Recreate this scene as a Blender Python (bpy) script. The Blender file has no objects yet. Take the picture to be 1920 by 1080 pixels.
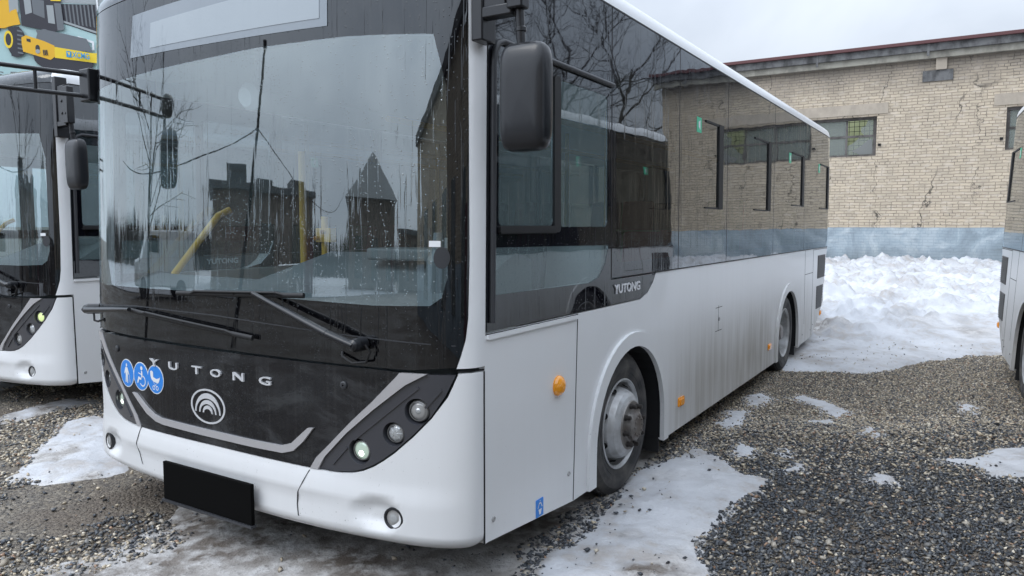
import bpy, math, random
import numpy as np
from mathutils import Vector, Matrix
from mathutils.geometry import delaunay_2d_cdt
random.seed(7); rng = np.random.default_rng(7)
scene = bpy.context.scene
R = math.radians
# ------------------------------------------------------------------ camera
CAMH = 1.635
cam = bpy.data.cameras.new('camera'); camo = bpy.data.objects.new('camera', cam)
scene.collection.objects.link(camo); scene.camera = camo
cam.sensor_width = 36; cam.lens = 1405 / 1920 * 36; cam.clip_start = .05; cam.clip_end = 2000
camo.location = (0, 0, CAMH); camo.rotation_euler = (R(90) - math.atan(118 / 1405), 0, 0)
# ------------------------------------------------------------------ world: overcast sky (Nishita under a cloud layer)
SUN_EL, SUN_AZ = 48, 240
w = bpy.data.worlds.new('World'); scene.world = w; w.use_nodes = True
nt = w.node_tree; nt.nodes.clear()
def wn(t, **k):
    n = nt.nodes.new(t)
    for a, b in k.items(): setattr(n, a, b)
    return n
sky = wn('ShaderNodeTexSky', sky_type='NISHITA', sun_disc=False, sun_elevation=R(SUN_EL), sun_rotation=R(SUN_AZ))
tc = wn('ShaderNodeTexCoord')
mp = wn('ShaderNodeMapping'); mp.inputs['Scale'].default_value = (1, 1, 2.6)
nt.links.new(tc.outputs['Generated'], mp.inputs[0])
n1 = wn('ShaderNodeTexNoise'); n1.inputs['Scale'].default_value = 1.7; n1.inputs['Detail'].default_value = 5; n1.inputs['Roughness'].default_value = .55
n1.inputs['Distortion'].default_value = .6
nt.links.new(mp.outputs[0], n1.inputs['Vector'])
cr = wn('ShaderNodeValToRGB')
cr.color_ramp.elements[0].position = .33; cr.color_ramp.elements[0].color = (4.7, 5.3, 6.25, 1)
cr.color_ramp.elements[1].position = .68; cr.color_ramp.elements[1].color = (7.2, 7.85, 8.8, 1)
nt.links.new(n1.outputs['Fac'], cr.inputs[0])
sx = wn('ShaderNodeSeparateXYZ'); nt.links.new(tc.outputs['Generated'], sx.inputs[0])
mr = wn('ShaderNodeMapRange'); mr.inputs[1].default_value = 0.16; mr.inputs[2].default_value = 1.0
mr.inputs[3].default_value = 1.0; mr.inputs[4].default_value = 2.7
nt.links.new(sx.outputs[2], mr.inputs[0])
# the cloud is thinner, hence brighter, on the sun's side
dp = wn('ShaderNodeVectorMath', operation='DOT_PRODUCT'); dp.inputs[1].default_value = (math.sin(R(250)), math.cos(R(250)), .15); nt.links.new(tc.outputs['Generated'], dp.inputs[0])
ms = wn('ShaderNodeMapRange'); ms.inputs[1].default_value = -.2; ms.inputs[2].default_value = 1; ms.inputs[3].default_value = 1; ms.inputs[4].default_value = 2.0; nt.links.new(dp.outputs['Value'], ms.inputs[0])
mm_ = wn('ShaderNodeMath', operation='MULTIPLY'); nt.links.new(mr.outputs[0], mm_.inputs[0]); nt.links.new(ms.outputs[0], mm_.inputs[1])
vm = wn('ShaderNodeVectorMath', operation='SCALE'); nt.links.new(cr.outputs[0], vm.inputs[0]); nt.links.new(mm_.outputs[0], vm.inputs['Scale'])
mx = wn('ShaderNodeMix', data_type='RGBA'); mx.inputs['Factor'].default_value = .93
nt.links.new(sky.outputs[0], mx.inputs['A']); nt.links.new(vm.outputs[0], mx.inputs['B'])
bg = wn('ShaderNodeBackground'); bg.inputs['Strength'].default_value = .09
nt.links.new(mx.outputs['Result'], bg.inputs[0])
wo = wn('ShaderNodeOutputWorld'); nt.links.new(bg.outputs[0], wo.inputs[0])
sun = bpy.data.lights.new('sun', 'SUN'); sun.energy = .6; sun.angle = R(25); sun.color = (1, .97, .93)
suno = bpy.data.objects.new('sun', sun); scene.collection.objects.link(suno)
suno.rotation_euler = (R(90 - SUN_EL), 0, R(180 - SUN_AZ))
vs = scene.view_settings; vs.view_transform = 'Standard'; vs.look = 'None'; vs.gamma = 1; vs.exposure = 0.28
scene.cycles.max_bounces = 8; scene.cycles.transparent_max_bounces = 16; scene.cycles.glossy_bounces = 5
scene.cycles.caustics_reflective = False; scene.cycles.caustics_refractive = False

# ------------------------------------------------------------------ helpers
def setp(o, label=None, cat=None, group=None, kind=None):
    if label: o['label'] = label
    if cat: o['category'] = cat
    if group: o['group'] = group
    if kind: o['kind'] = kind
    return o
def empty(name, loc=(0, 0, 0), rot=(0, 0, 0), **k):
    o = bpy.data.objects.new(name, None); scene.collection.objects.link(o)
    o.location = loc; o.rotation_euler = rot; o.empty_display_size = .2
    return setp(o, **k)
def unit(v):
    v = np.asarray(v, float); return v / (np.linalg.norm(v) + 1e-12)
class MB:
    def __init__(s): s.V = []; s.F = []; s.M = []; s.N = []
    def add(s, verts, faces, mat=0, normals=None):
        b = len(s.V); s.V += [tuple(map(float, v)) for v in verts]
        for f in faces:
            s.F.append(tuple(b + i for i in f)); s.M.append(mat)
            s.N.append(None if normals is None else [tuple(map(float, normals[i])) for i in f])
    def box(s, c, d, rz=0, mat=0, rot=None):
        m = rot if rot is not None else Matrix.Rotation(rz, 3, 'Z')
        vs_ = [Vector(c) + m @ Vector((x * d[0] / 2, y * d[1] / 2, z * d[2] / 2)) for x in (-1, 1) for y in (-1, 1) for z in (-1, 1)]
        s.add(vs_, [(0, 1, 3, 2), (4, 6, 7, 5), (0, 4, 5, 1), (2, 3, 7, 6), (0, 2, 6, 4), (1, 5, 7, 3)], mat)
        return s
    def tube(s, pts, r, n=10, mat=0, cap=True, flat=1.0):
        P = [np.array(p, float) for p in pts]; rr = r if isinstance(r, (list, tuple)) else [r] * len(P)
        rings, nor = [], []; up = None
        for i, p in enumerate(P):
            t = unit(P[min(i + 1, len(P) - 1)] - P[max(i - 1, 0)])
            if up is None:
                up = np.array([0, 0, 1.]) if abs(t[2]) < .9 else np.array([1., 0, 0])
            a = unit(np.cross(t, up)); b = unit(np.cross(a, t)); up = b
            for k in range(n):
                th = 2 * math.pi * k / n; d = a * math.cos(th) + b * math.sin(th) * flat
                rings.append(p + d * rr[i]); nor.append(unit(a * math.cos(th) * flat + b * math.sin(th)))
        fs = [(i * n + k, i * n + (k + 1) % n, (i + 1) * n + (k + 1) % n, (i + 1) * n + k) for i in range(len(P) - 1) for k in range(n)]
        s.add(rings, fs, mat, nor)
        if cap:
            s.add(rings[:n], [tuple(range(n))], mat); s.add(rings[-n:], [tuple(reversed(range(n)))], mat)
        return s
    def lathe(s, prof, c, axis, n=32, mat=0):
        """prof: (r, h) pairs along axis"""
        ax = unit(axis); a = unit(np.cross(ax, [0, 0, 1.] if abs(ax[2]) < .9 else [1., 0, 0])); b = np.cross(ax, a); c = np.array(c, float)
        for i in range(len(prof) - 1):
            (r0, h0), (r1, h1) = prof[i], prof[i + 1]
            dr, dh = r1 - r0, h1 - h0; ln = math.hypot(dr, dh) + 1e-9; nr, nh = dh / ln, -dr / ln
            vv, nn = [], []
            for k in range(n):
                th = 2 * math.pi * k / n; d = a * math.cos(th) + b * math.sin(th)
                vv += [c + d * r0 + ax * h0, c + d * r1 + ax * h1]; q = d * nr + ax * nh; nn += [q, q]
            s.add(vv, [(2 * k, 2 * ((k + 1) % n), 2 * ((k + 1) % n) + 1, 2 * k + 1) for k in range(n)], mat, nn)
        return s
    def build(s, name, mats, parent=None, bevel=0, **k):
        for i, (f, nn) in enumerate(zip(s.F, s.N)):
            if nn is None: continue
            a, b, c = (s.V[f[0]], s.V[f[1]], s.V[f[2]]); d_ = s.V[f[3]] if len(f) > 3 else None
            if d_ is None: u = (b[0] - a[0], b[1] - a[1], b[2] - a[2]); v = (c[0] - a[0], c[1] - a[1], c[2] - a[2])
            else: u = (c[0] - a[0], c[1] - a[1], c[2] - a[2]); v = (d_[0] - b[0], d_[1] - b[1], d_[2] - b[2])
            g = (u[1] * v[2] - u[2] * v[1], u[2] * v[0] - u[0] * v[2], u[0] * v[1] - u[1] * v[0])
            if sum(g[q] * sum(n_[q] for n_ in nn) for q in (0, 1, 2)) < 0: s.F[i] = f[::-1]; s.N[i] = nn[::-1]
        me = bpy.data.meshes.new(name); me.from_pydata(s.V, [], s.F)
        if not isinstance(mats, (list, tuple)): mats = [mats]
        for m in mats: me.materials.append(m)
        me.polygons.foreach_set('material_index', s.M)
        if any(x is not None for x in s.N):
            me.polygons.foreach_set('use_smooth', [True] * len(s.F)); me.update()
            ln = []
            for p, x in zip(me.polygons, s.N):
                ln += x if x is not None else [tuple(p.normal)] * len(p.vertices)
            me.normals_split_custom_set(ln)
        me.update()
        o = bpy.data.objects.new(name, me); scene.collection.objects.link(o)
        if parent is not None: o.parent = parent
        if bevel:
            md = o.modifiers.new('bevel', 'BEVEL'); md.width = bevel; md.segments = 2; md.limit_method = 'ANGLE'; md.angle_limit = R(40)
        return setp(o, **k)

# ------------------------------------------------------------------ materials
def mat(name, col=(.5, .5, .5), rough=.5, metal=0, coat=0, emit=None, es=0, spec=.5):
    m = bpy.data.materials.new(name); m.use_nodes = True; b = m.node_tree.nodes['Principled BSDF']
    b.inputs['Base Color'].default_value = (*col, 1); b.inputs['Roughness'].default_value = rough; b.inputs['Metallic'].default_value = metal
    b.inputs['Coat Weight'].default_value = coat; b.inputs['Coat Roughness'].default_value = .04; b.inputs['Specular IOR Level'].default_value = spec
    if emit: b.inputs['Emission Color'].default_value = (*emit, 1); b.inputs['Emission Strength'].default_value = es
    return m
class NG:
    """small node helper"""
    def __init__(s, m): s.t = m.node_tree; s.b = s.t.nodes.get('Principled BSDF')
    def n(s, typ, ins=None, **k):
        q = s.t.nodes.new(typ)
        for a, v in k.items(): setattr(q, a, v)
        for a, v in (ins or {}).items():
            if hasattr(v, 'links') or isinstance(v, bpy.types.NodeSocket): s.t.links.new(v, q.inputs[a])
            else: q.inputs[a].default_value = v
        return q
    def obj(s, scale=(1, 1, 1), kind='Object', loc=(0, 0, 0)):
        c = s.n('ShaderNodeTexCoord'); skew = scale[0] > 4 * scale[2]
        return s.n('ShaderNodeMapping', {0: c.outputs[kind], 'Scale': scale, 'Location': loc, 'Rotation': (.55, .8, .35) if skew else (0, 0, 0)}).outputs[0]
    def noise(s, vec, scale, detail=4, rough=.55, dist=0):
        return s.n('ShaderNodeTexNoise', {'Vector': vec, 'Scale': scale, 'Detail': detail, 'Roughness': rough, 'Distortion': dist}).outputs['Fac']
    def ramp(s, v, stops):
        r = s.n('ShaderNodeValToRGB', {0: v}); e = r.color_ramp.elements
        while len(e) < len(stops): e.new(.5)
        for i, (p, c) in enumerate(stops):
            e[i].position = p; e[i].color = (c, c, c, 1) if not hasattr(c, '__len__') else (*c, 1)
        return r.outputs[0]
    def mix(s, f, a, b, bt='MIX'):
        q = s.n('ShaderNodeMix', data_type='RGBA', blend_type=bt)
        for i, v in ((0, f), (6, a), (7, b)):
            if isinstance(v, bpy.types.NodeSocket): s.t.links.new(v, q.inputs[i])
            else: q.inputs[i].default_value = v if i == 0 else (*v, 1)
        return q.outputs[2]
    def math(s, op, a, b=0.0, clamp=False):
        q = s.n('ShaderNodeMath', operation=op, use_clamp=clamp)
        for i, v in ((0, a), (1, b)):
            if isinstance(v, bpy.types.NodeSocket): s.t.links.new(v, q.inputs[i])
            else: q.inputs[i].default_value = v
        return q.outputs[0]
    def link(s, o, i): s.t.links.new(o, s.b.inputs[i] if isinstance(i, str) else i)
    def bump(s, h, strength=.3, dist=.01):
        q = s.n('ShaderNodeBump', {'Height': h, 'Strength': strength, 'Distance': dist}); return q.outputs[0]

def mat_white():
    m = mat('white_paint', (.78, .79, .80), .42, coat=.2); g = NG(m)
    sp = g.n('ShaderNodeSeparateXYZ', {0: g.obj()})
    x, z = sp.outputs[0], sp.outputs[2]
    st = g.noise(g.obj((9, 9, .55)), 1.6, 4, .6)
    cl = g.noise(g.obj((.7, .7, .9)), 1.0, 3)
    lo = g.n('ShaderNodeMapRange', {0: z, 1: 1.30, 2: .30, 3: 0.0, 4: 1.0}, interpolation_type='SMOOTHSTEP').outputs[0]
    back = g.n('ShaderNodeMapRange', {0: x, 1: 1.6, 2: 3.2, 3: .10, 4: 1.0}, interpolation_type='SMOOTHSTEP').outputs[0]
    f = g.math('MULTIPLY', g.math('MULTIPLY', lo, back), g.ramp(st, [(.3, .55), (.7, 1)]))
    f = g.math('MULTIPLY', f, g.ramp(cl, [(.3, .55), (.65, 1)]))
    topm = g.n('ShaderNodeMapRange', {0: z, 1: 1.36, 2: 1.31, 3: 0, 4: 1.0}).outputs[0]
    st2 = g.math('MULTIPLY', g.math('MULTIPLY', g.ramp(g.noise(g.obj((28, 28, .5)), 1.2, 3), [(.50, 0), (.75, .07)]), back), topm)
    f = g.math('ADD', f, st2, True)
    c = g.mix(f, (.78, .79, .80), (.31, .285, .245))
    spk = g.ramp(g.noise(g.obj(), 95, 2, .6), [(.69, 0), (.73, .75)])
    spk = g.math('MULTIPLY', spk, g.ramp(g.noise(g.obj(), 3.2, 2), [(.45, 0), (.6, 1)]))
    spk = g.math('MULTIPLY', spk, g.n('ShaderNodeMapRange', {0: z, 1: 1.0, 2: .4, 3: 0, 4: 1}).outputs[0])
    c = g.mix(spk, c, (.10, .09, .08))
    g.link(c, 'Base Color')
    g.link(g.math('ADD', g.math('MULTIPLY', f, .3), .36), 'Roughness')
    g.link(g.math('SUBTRACT', .28, f, True), 'Coat Weight')
    bn = g.bump(g.noise(g.obj(), 1.1, 2), .05, .06)
    g.t.links.new(bn, g.b.inputs['Coat Normal'])
    return m
def schlick(g, f0, nrm=None):
    geo = g.n('ShaderNodeNewGeometry')
    d = g.n('ShaderNodeVectorMath', {0: nrm if nrm is not None else geo.outputs['Normal'], 1: geo.outputs['Incoming']}, operation='DOT_PRODUCT').outputs['Value']
    d = g.math('ABSOLUTE', d); o = g.math('SUBTRACT', 1.0, d, True)
    return g.math('ADD', g.math('MULTIPLY', g.math('POWER', o, 5.0), 1 - f0), f0, True)
def wetbump(g, streak=.5, drop=.5, wave=.15, fine=55):
    """rain runs, drops and the slight waviness of toughened glass"""
    s1 = g.noise(g.obj((fine, fine, 1.1)), 1.0, 2, .5, .3)
    s1 = g.ramp(s1, [(.60, 0), (.66, 1)])
    v = g.n('ShaderNodeTexVoronoi', {'Vector': g.obj((1, 1, .75)), 'Scale': 85.0, 'Randomness': 1.0})
    dr = g.ramp(v.outputs['Distance'], [(.10, 1), (.24, 0)])
    keep = g.math('GREATER_THAN', g.n('ShaderNodeSeparateColor', {0: v.outputs['Color']}).outputs[0], .62)
    dr = g.math('MULTIPLY', dr, keep)
    wv = g.noise(g.obj((1, 1, 1.6)), 1.6, 2, .4)
    wv2 = g.noise(g.obj((1, 1, 2.5)), 5, 1, .4)
    wv = g.math('ADD', wv, g.math('MULTIPLY', wv2, .12))
    b1 = g.n('ShaderNodeBump', {'Height': wv, 'Strength': wave, 'Distance': .03})
    h = g.math('ADD', g.math('MULTIPLY', s1, streak), g.math('MULTIPLY', dr, drop))
    b2 = g.n('ShaderNodeBump', {'Height': h, 'Strength': .5, 'Distance': .004, 'Normal': b1.outputs[0]})
    return b2.outputs[0], s1, dr
def mat_glass(name, tint=(.55, .62, .62), f0=.06, streak=.5, drop=.5, wave=.15, film=.0, filmcol=(.5, .55, .55), gcol=(.95, .98, 1)):
    m = bpy.data.materials.new(name); m.use_nodes = True; g = NG(m); t = m.node_tree
    t.nodes.remove(g.b); out = t.nodes['Material Output']
    nb, s1, dr = wetbump(g, streak, drop, wave)
    tr = g.n('ShaderNodeBsdfTransparent', {'Color': (*tint, 1)})
    gl = g.n('ShaderNodeBsdfGlossy', {'Color': (*gcol, 1), 'Roughness': .015, 'Normal': nb})
    df = g.n('ShaderNodeBsdfDiffuse', {'Color': (*filmcol, 1)})
    a = g.n('ShaderNodeMixShader', {0: g.math('ADD', film, g.math('MULTIPLY', dr, .12 if film > 0 else .03)), 1: tr.outputs[0], 2: df.outputs[0]})
    b = g.n('ShaderNodeMixShader', {0: schlick(g, f0), 1: a.outputs[0], 2: gl.outputs[0]})
    t.links.new(b.outputs[0], out.inputs[0]); return m
def mat_gloss(name, col, f0=.06, streak=.5, drop=.4, wave=.15, rough=.02, dirt=0, cloud_smear=0):
    m = bpy.data.materials.new(name); m.use_nodes = True; g = NG(m); t = m.node_tree
    t.nodes.remove(g.b); out = t.nodes['Material Output']
    nb, s1, dr = wetbump(g, streak, drop, wave)
    c = g.mix(g.math('MULTIPLY', g.ramp(g.noise(g.obj((40, 40, .8)), 1, 3), [(.55, 0), (.8, 1)]), dirt), col, (.25, .24, .23))
    if cloud_smear:
        sm = g.noise(g.n('ShaderNodeMapping', {0: g.n('ShaderNodeTexCoord').outputs['Object'], 'Scale': (2, 2, 5), 'Rotation': (.5, 0, 0)}).outputs[0], 1.3, 6, .6, .5); c = g.mix(g.math('MULTIPLY', g.ramp(sm, [(.50, 0), (.70, 1)]), cloud_smear), c, (.11, .115, .12))  # grey mixed into the colour: painted cloud-like reflection and water smears
    df = g.n('ShaderNodeBsdfDiffuse', {'Color': c})
    gl = g.n('ShaderNodeBsdfGlossy', {'Color': (.93, .97, 1, 1), 'Roughness': rough, 'Normal': nb})
    b = g.n('ShaderNodeMixShader', {0: schlick(g, f0), 1: df.outputs[0], 2: gl.outputs[0]})
    t.links.new(b.outputs[0], out.inputs[0]); return m
M = {}
M['white'] = mat_white()
M['frit'] = mat_gloss('black_glass_border', (.003, .003, .004), .075, wave=.04, dirt=.04)
M['panelblack'] = mat_gloss('gloss_black_panel', (.006, .006, .008), .06, streak=.25, drop=.6, wave=.05, dirt=.08, cloud_smear=.32)
M['sidefrit'] = mat_gloss('black_side_glass', (.006, .006, .009), .145, streak=.10, drop=.12, wave=.05)
M['sideglass'] = mat_glass('tinted_side_glass', (.14, .155, .16), .145, .10, .12, .05)
M['windshield'] = mat_glass('windscreen_glass', (.82, .92, .95), .20, .16, .45, .03, film=.025, gcol=(.90, .98, 1.0))
M['drvglass'] = mat_glass('wet_cab_glass', (.50, .60, .61), .09, .3, .8, .05, film=.24, filmcol=(.34, .46, .48))
M['rubber'] = mat('black_rubber', (.012, .012, .013), .6)
M['plastic'] = mat('dark_plastic', (.035, .037, .042), .42)
M['wetplastic'] = mat('wet_black_plastic', (.014, .015, .018), .30, coat=.12, spec=.4)
M['gap'] = mat('shadow_gap', (.004, .004, .005), .8)
M['chrome'] = mat('brushed_trim', (.52, .51, .52), .32, .35)
M['silver'] = mat('silver_badge', (.66, .67, .69), .25, .2)
M['hlhouse'] = mat('headlight_housing', (.045, .047, .056), .28, coat=.8)
M['lampglass'] = mat('lamp_reflector', (.50, .52, .53), .16, .35, coat=.8)
M['lampdull'] = mat('lamp_bowl', (.36, .36, .355), .28, .1, coat=.8)
M['bottle'] = mat('bottle_grey', (.12, .14, .15), .4)
M['lamplit'] = mat('lit_lamp', (.30, .38, .34), .15, .3, coat=.8, emit=(.8, 1, .85), es=.30)
M['lampcore'] = mat('lamp_core', (.9, .95, .9), .2, emit=(.9, 1, .92), es=3.0)
M['lampyel'] = mat('lit_yellow_lamp', (.5, .6, .3), .2, emit=(.8, .95, .40), es=.5)
M['amber'] = mat('amber_lens', (.85, .32, .01), .18, coat=.8, emit=(1, .38, .02), es=.02)
M['blue'] = mat('blue_sticker', (.02, .23, .72), .35)
M['stickwhite'] = mat('sticker_white', (.78, .80, .82), .4)
M['green'] = mat('green_sticker', (.06, .55, .32), .4)
M['plate'] = mat('blank_black_plate', (.002, .002, .002), .9, spec=.1)
M['display'] = mat_gloss('display_glass', (.22, .25, .28), .09, .3, .3, .1)
M['screen'] = mat_gloss('display_screen', (.33, .37, .40), .09, .3, .3, .1)
M['lining'] = mat('pale_lining', (.66, .69, .70), .7)
M['dash'] = mat('grey_dashboard', (.12, .135, .14), .6)
M['floor'] = mat('bus_floor', (.07, .07, .075), .5)
M['yellow'] = mat('yellow_rail', (.85, .50, .04), .35)
M['seatred'] = mat('red_seat', (.32, .03, .04), .7)
M['seatgreen'] = mat('green_seat', (.10, .35, .12), .7)
M['seatdark'] = mat('dark_seat', (.05, .05, .06), .7)
M['grille'] = mat('grille_mesh', (.10, .10, .10), .6)
def mat_tyre():
    m = mat('tyre_rubber', (.03, .03, .031), .75); g = NG(m)
    n = g.noise(g.obj(), 7, 5); c = g.mix(g.ramp(n, [(.4, 0), (.7, 1)]), (.028, .028, .03), (.10, .093, .085)); g.link(c, 'Base Color')
    g.link(g.bump(g.noise(g.obj(), 60, 2), .3, .004), 'Normal'); return m
M['tyre'] = mat_tyre()
def mat_rim(name, a, b):
    m = mat(name, a, .38, .35); g = NG(m)
    n = g.noise(g.obj(), 9, 5); g.link(g.mix(g.ramp(n, [(.4, 0), (.75, 1)]), a, b), 'Base Color'); return m
M['rim'] = mat_rim('silver_rim', (.52, .53, .54), (.26, .25, .24))
M['nut'] = mat('wheel_nut', (.045, .04, .038), .5, .4)
M['hub'] = mat_rim('rusty_hub', (.24, .23, .22), (.12, .095, .08))

# ------------------------------------------------------------------ bus surface (unrolled coordinates s, z)
W = 2.75; XR = 8.60; RC = .14
_t = np.linspace(-np.pi / 2, np.pi / 2, 4001); _y = W / 2 + W / 2 * np.sin(_t); _d = np.abs(_y - W / 2) / (W / 2)
_x = -.27 * (1 - _d ** 2.4) ** .4
_c = np.concatenate([[0], np.cumsum(np.hypot(np.diff(_x), np.diff(_y)))]); S = float(_c[-1])
ARC = RC * math.pi / 2; SEND = -(XR + ARC + W / 2 - RC)
def base(s):
    s = np.asarray(s, float)
    far = s > S / 2; q = np.where(far, S - s, s)
    xf = np.interp(q, _c, _x); yf = np.interp(q, _c, _y)
    e = np.clip((-q - XR) / RC, 0, math.pi / 2); ov = np.clip(-q - XR - ARC, 0, None)
    x = np.where(q > 0, xf, np.where(-q <= XR, -q, XR + RC * np.sin(e)))
    y = np.where(q > 0, yf, np.where(-q <= XR, 0, RC * (1 - np.cos(e)) + ov))
    return x, np.where(far, W - y, y)
def surf(s, z):
    s = np.asarray(s, float); z = np.asarray(z, float); x, y = base(s)
    r = .03 * np.clip(z - 1, 0, None); t = .008 * np.clip(z - 1.2, 0, None)
    wf = np.clip(1 - (x + .1), 0, 1); wr = np.clip((x - 7.9) / .8, 0, 1)
    tk = .2 * np.clip((1.05 - z) / .45, 0, 1.6) + .02 * np.clip(z - 1.5, 0, None)
    return np.stack([x + r * wf - tk * wr, W / 2 + (y - W / 2) * (1 - t / (W / 2)), z + 0 * x], -1)
def nrm(s, z):
    e = 2e-3; a = surf(s + e, z) - surf(s - e, z); b = surf(s, z + e) - surf(s, z - e)
    n = -np.cross(a, b); return n / (np.linalg.norm(n, axis=-1, keepdims=True) + 1e-12)
def on(s, z, off=0.0):
    s = np.asarray(s, float); z = np.asarray(z, float); o = off(s, z) if callable(off) else off
    return surf(s, z) + nrm(s, z) * np.asarray(o)[..., None]
def nrm2(s, z, off):
    if not callable(off): return nrm(s, z)
    e = 4e-3; n = -np.cross(on(s + e, z, off) - on(s - e, z, off), on(s, z + e, off) - on(s, z - e, off))
    return n / (np.linalg.norm(n, axis=-1, keepdims=True) + 1e-12)
def resample(poly, d):
    out = []
    for i, p in enumerate(poly):
        q = poly[(i + 1) % len(poly)]; k = max(1, int(math.ceil(math.hypot(q[0] - p[0], q[1] - p[1]) / d)))
        out += [(p[0] + (q[0] - p[0]) * j / k, p[1] + (q[1] - p[1]) * j / k) for j in range(k)]
    return out
def inside(P, poly):
    x, y = P[:, 0], P[:, 1]; r = np.zeros(len(P), bool); n = len(poly)
    for i in range(n):
        (x1, y1), (x2, y2) = poly[i], poly[(i + 1) % n]
        if y1 == y2: continue
        c = ((y1 > y) != (y2 > y)) & (x < (x2 - x1) * (y - y1) / (y2 - y1) + x1); r ^= c
    return r
def patch(mb, poly, off=0.0, thick=.02, m=0, d=.06, holes=(), rim=True, dz=None):
    dz = dz or d; loops = [resample(l, min(d, dz)) for l in [poly, *holes]]
    pts, edges = [], []
    for l in loops:
        b = len(pts); pts += l; edges += [(b + i, b + (i + 1) % len(l)) for i in range(len(l))]
    xs = [p[0] for p in poly]; zs = [p[1] for p in poly]
    gx = np.arange(min(xs) + d * .53, max(xs), d); gz = np.arange(min(zs) + dz * .47, max(zs), dz)
    if len(gx) and len(gz):
        G = np.stack(np.meshgrid(gx, gz), -1).reshape(-1, 2); B = np.array(pts)
        k = inside(G, loops[0])
        for l in loops[1:]: k &= ~inside(G, l)
        G = G[k]
        if len(G):
            dist = np.full(len(G), 9.)
            for i in range(0, len(B), 200): dist = np.minimum(dist, np.sqrt(((G[:, None] - B[None, i:i + 200]) ** 2).sum(-1)).min(1))
            G = G[dist > min(d, dz) * .45]; pts = pts + [tuple(p) for p in G]
    r = delaunay_2d_cdt([Vector(p) for p in pts], edges, [], 0, 1e-6)
    V = np.array([tuple(v) for v in r[0]]); F = np.array([f for f in r[2]])
    C = V[F].mean(1); k = inside(C, loops[0])
    for l in loops[1:]: k &= ~inside(C, l)
    F = F[k]
    a = V[F[:, 1]] - V[F[:, 0]]; b = V[F[:, 2]] - V[F[:, 0]]; cr_ = a[:, 0] * b[:, 1] - a[:, 1] * b[:, 0]
    F = np.where((cr_ > 0)[:, None], F[:, ::-1], F)
    F = F[np.abs(cr_) > 1e-9]
    P = on(V[:, 0], V[:, 1], off); N = nrm2(V[:, 0], V[:, 1], off)
    mb.add(P, [tuple(f) for f in F], m, N)
    if rim:
        for l in loops:
            L_ = np.array(l); n = len(L_)
            A = on(L_[:, 0], L_[:, 1], off); Bq = A - nrm(L_[:, 0], L_[:, 1]) * thick
            mb.add(list(A) + list(Bq), [(i, (i + 1) % n, n + (i + 1) % n, n + i) for i in range(n)], m)
def ell(c, a, b, n=28, a0=0):
    return [(c[0] + a * math.cos(a0 + 2 * math.pi * i / n), c[1] + b * math.sin(a0 + 2 * math.pi * i / n)) for i in range(n)]
def rrect(s0, z0, s1, z1, r=.03, n=5):
    o = []
    for cx_, cz, a in ((s1 - r, z1 - r, 0), (s0 + r, z1 - r, 90), (s0 + r, z0 + r, 180), (s1 - r, z0 + r, 270)):
        o += [(cx_ + r * math.cos(R(a + 90 * i / n)), cz + r * math.sin(R(a + 90 * i / n))) for i in range(n + 1)]
    return o
def mir(poly, c=None): c = S if c is None else c; return [(c - s, z) for s, z in poly][::-1]
def sweep(mb, pts, wd, off, h, m=0, n=40):
    """ribbon of width wd along a polyline in (s,z), raised by h"""
    for (p, q) in zip(pts[:-1], pts[1:]):
        dx, dz = q[0] - p[0], q[1] - p[1]; L_ = math.hypot(dx, dz) + 1e-9; a, b = -dz / L_ * wd / 2, dx / L_ * wd / 2
        patch(mb, [(p[0] + a, p[1] + b), (q[0] + a, q[1] + b), (q[0] - a, q[1] - b), (p[0] - a, p[1] - b)], off + h, h + .002, m, .15)
def text_poly(mb, body, s0, z0, wdt, hgt, off, th, m=0, bold=.0, font_w=None):
    cu = bpy.data.curves.new('t', 'FONT'); cu.body = body; cu.size = 1; cu.offset = bold; cu.resolution_u = 3
    o = bpy.data.objects.new('t', cu); scene.collection.objects.link(o); bpy.context.view_layer.update()
    me = o.to_mesh(); V = np.array([v.co[:2] for v in me.vertices]); F = [tuple(p.vertices) for p in me.polygons]
    lo, hi = V.min(0), V.max(0); V = (V - lo) / (hi - lo + 1e-9)
    ed = {}
    for f in F:
        for i in range(len(f)):
            k = (f[i], f[(i + 1) % len(f)]); ed[k] = 1
    bd = [k for k in ed if (k[1], k[0]) not in ed]
    s_ = s0 - V[:, 0] * wdt; z_ = z0 + V[:, 1] * hgt
    A = on(s_, z_, off + th); B = on(s_, z_, off)
    mb.add(A, F, m); mb.add(list(A) + list(B), [(a, b, len(A) + b, len(A) + a) for a, b in bd], m)
    o.to_mesh_clear(); bpy.data.objects.remove(o); bpy.data.curves.remove(cu)

SC = 3.035        # the far side's features mirror the near side's about this
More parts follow.
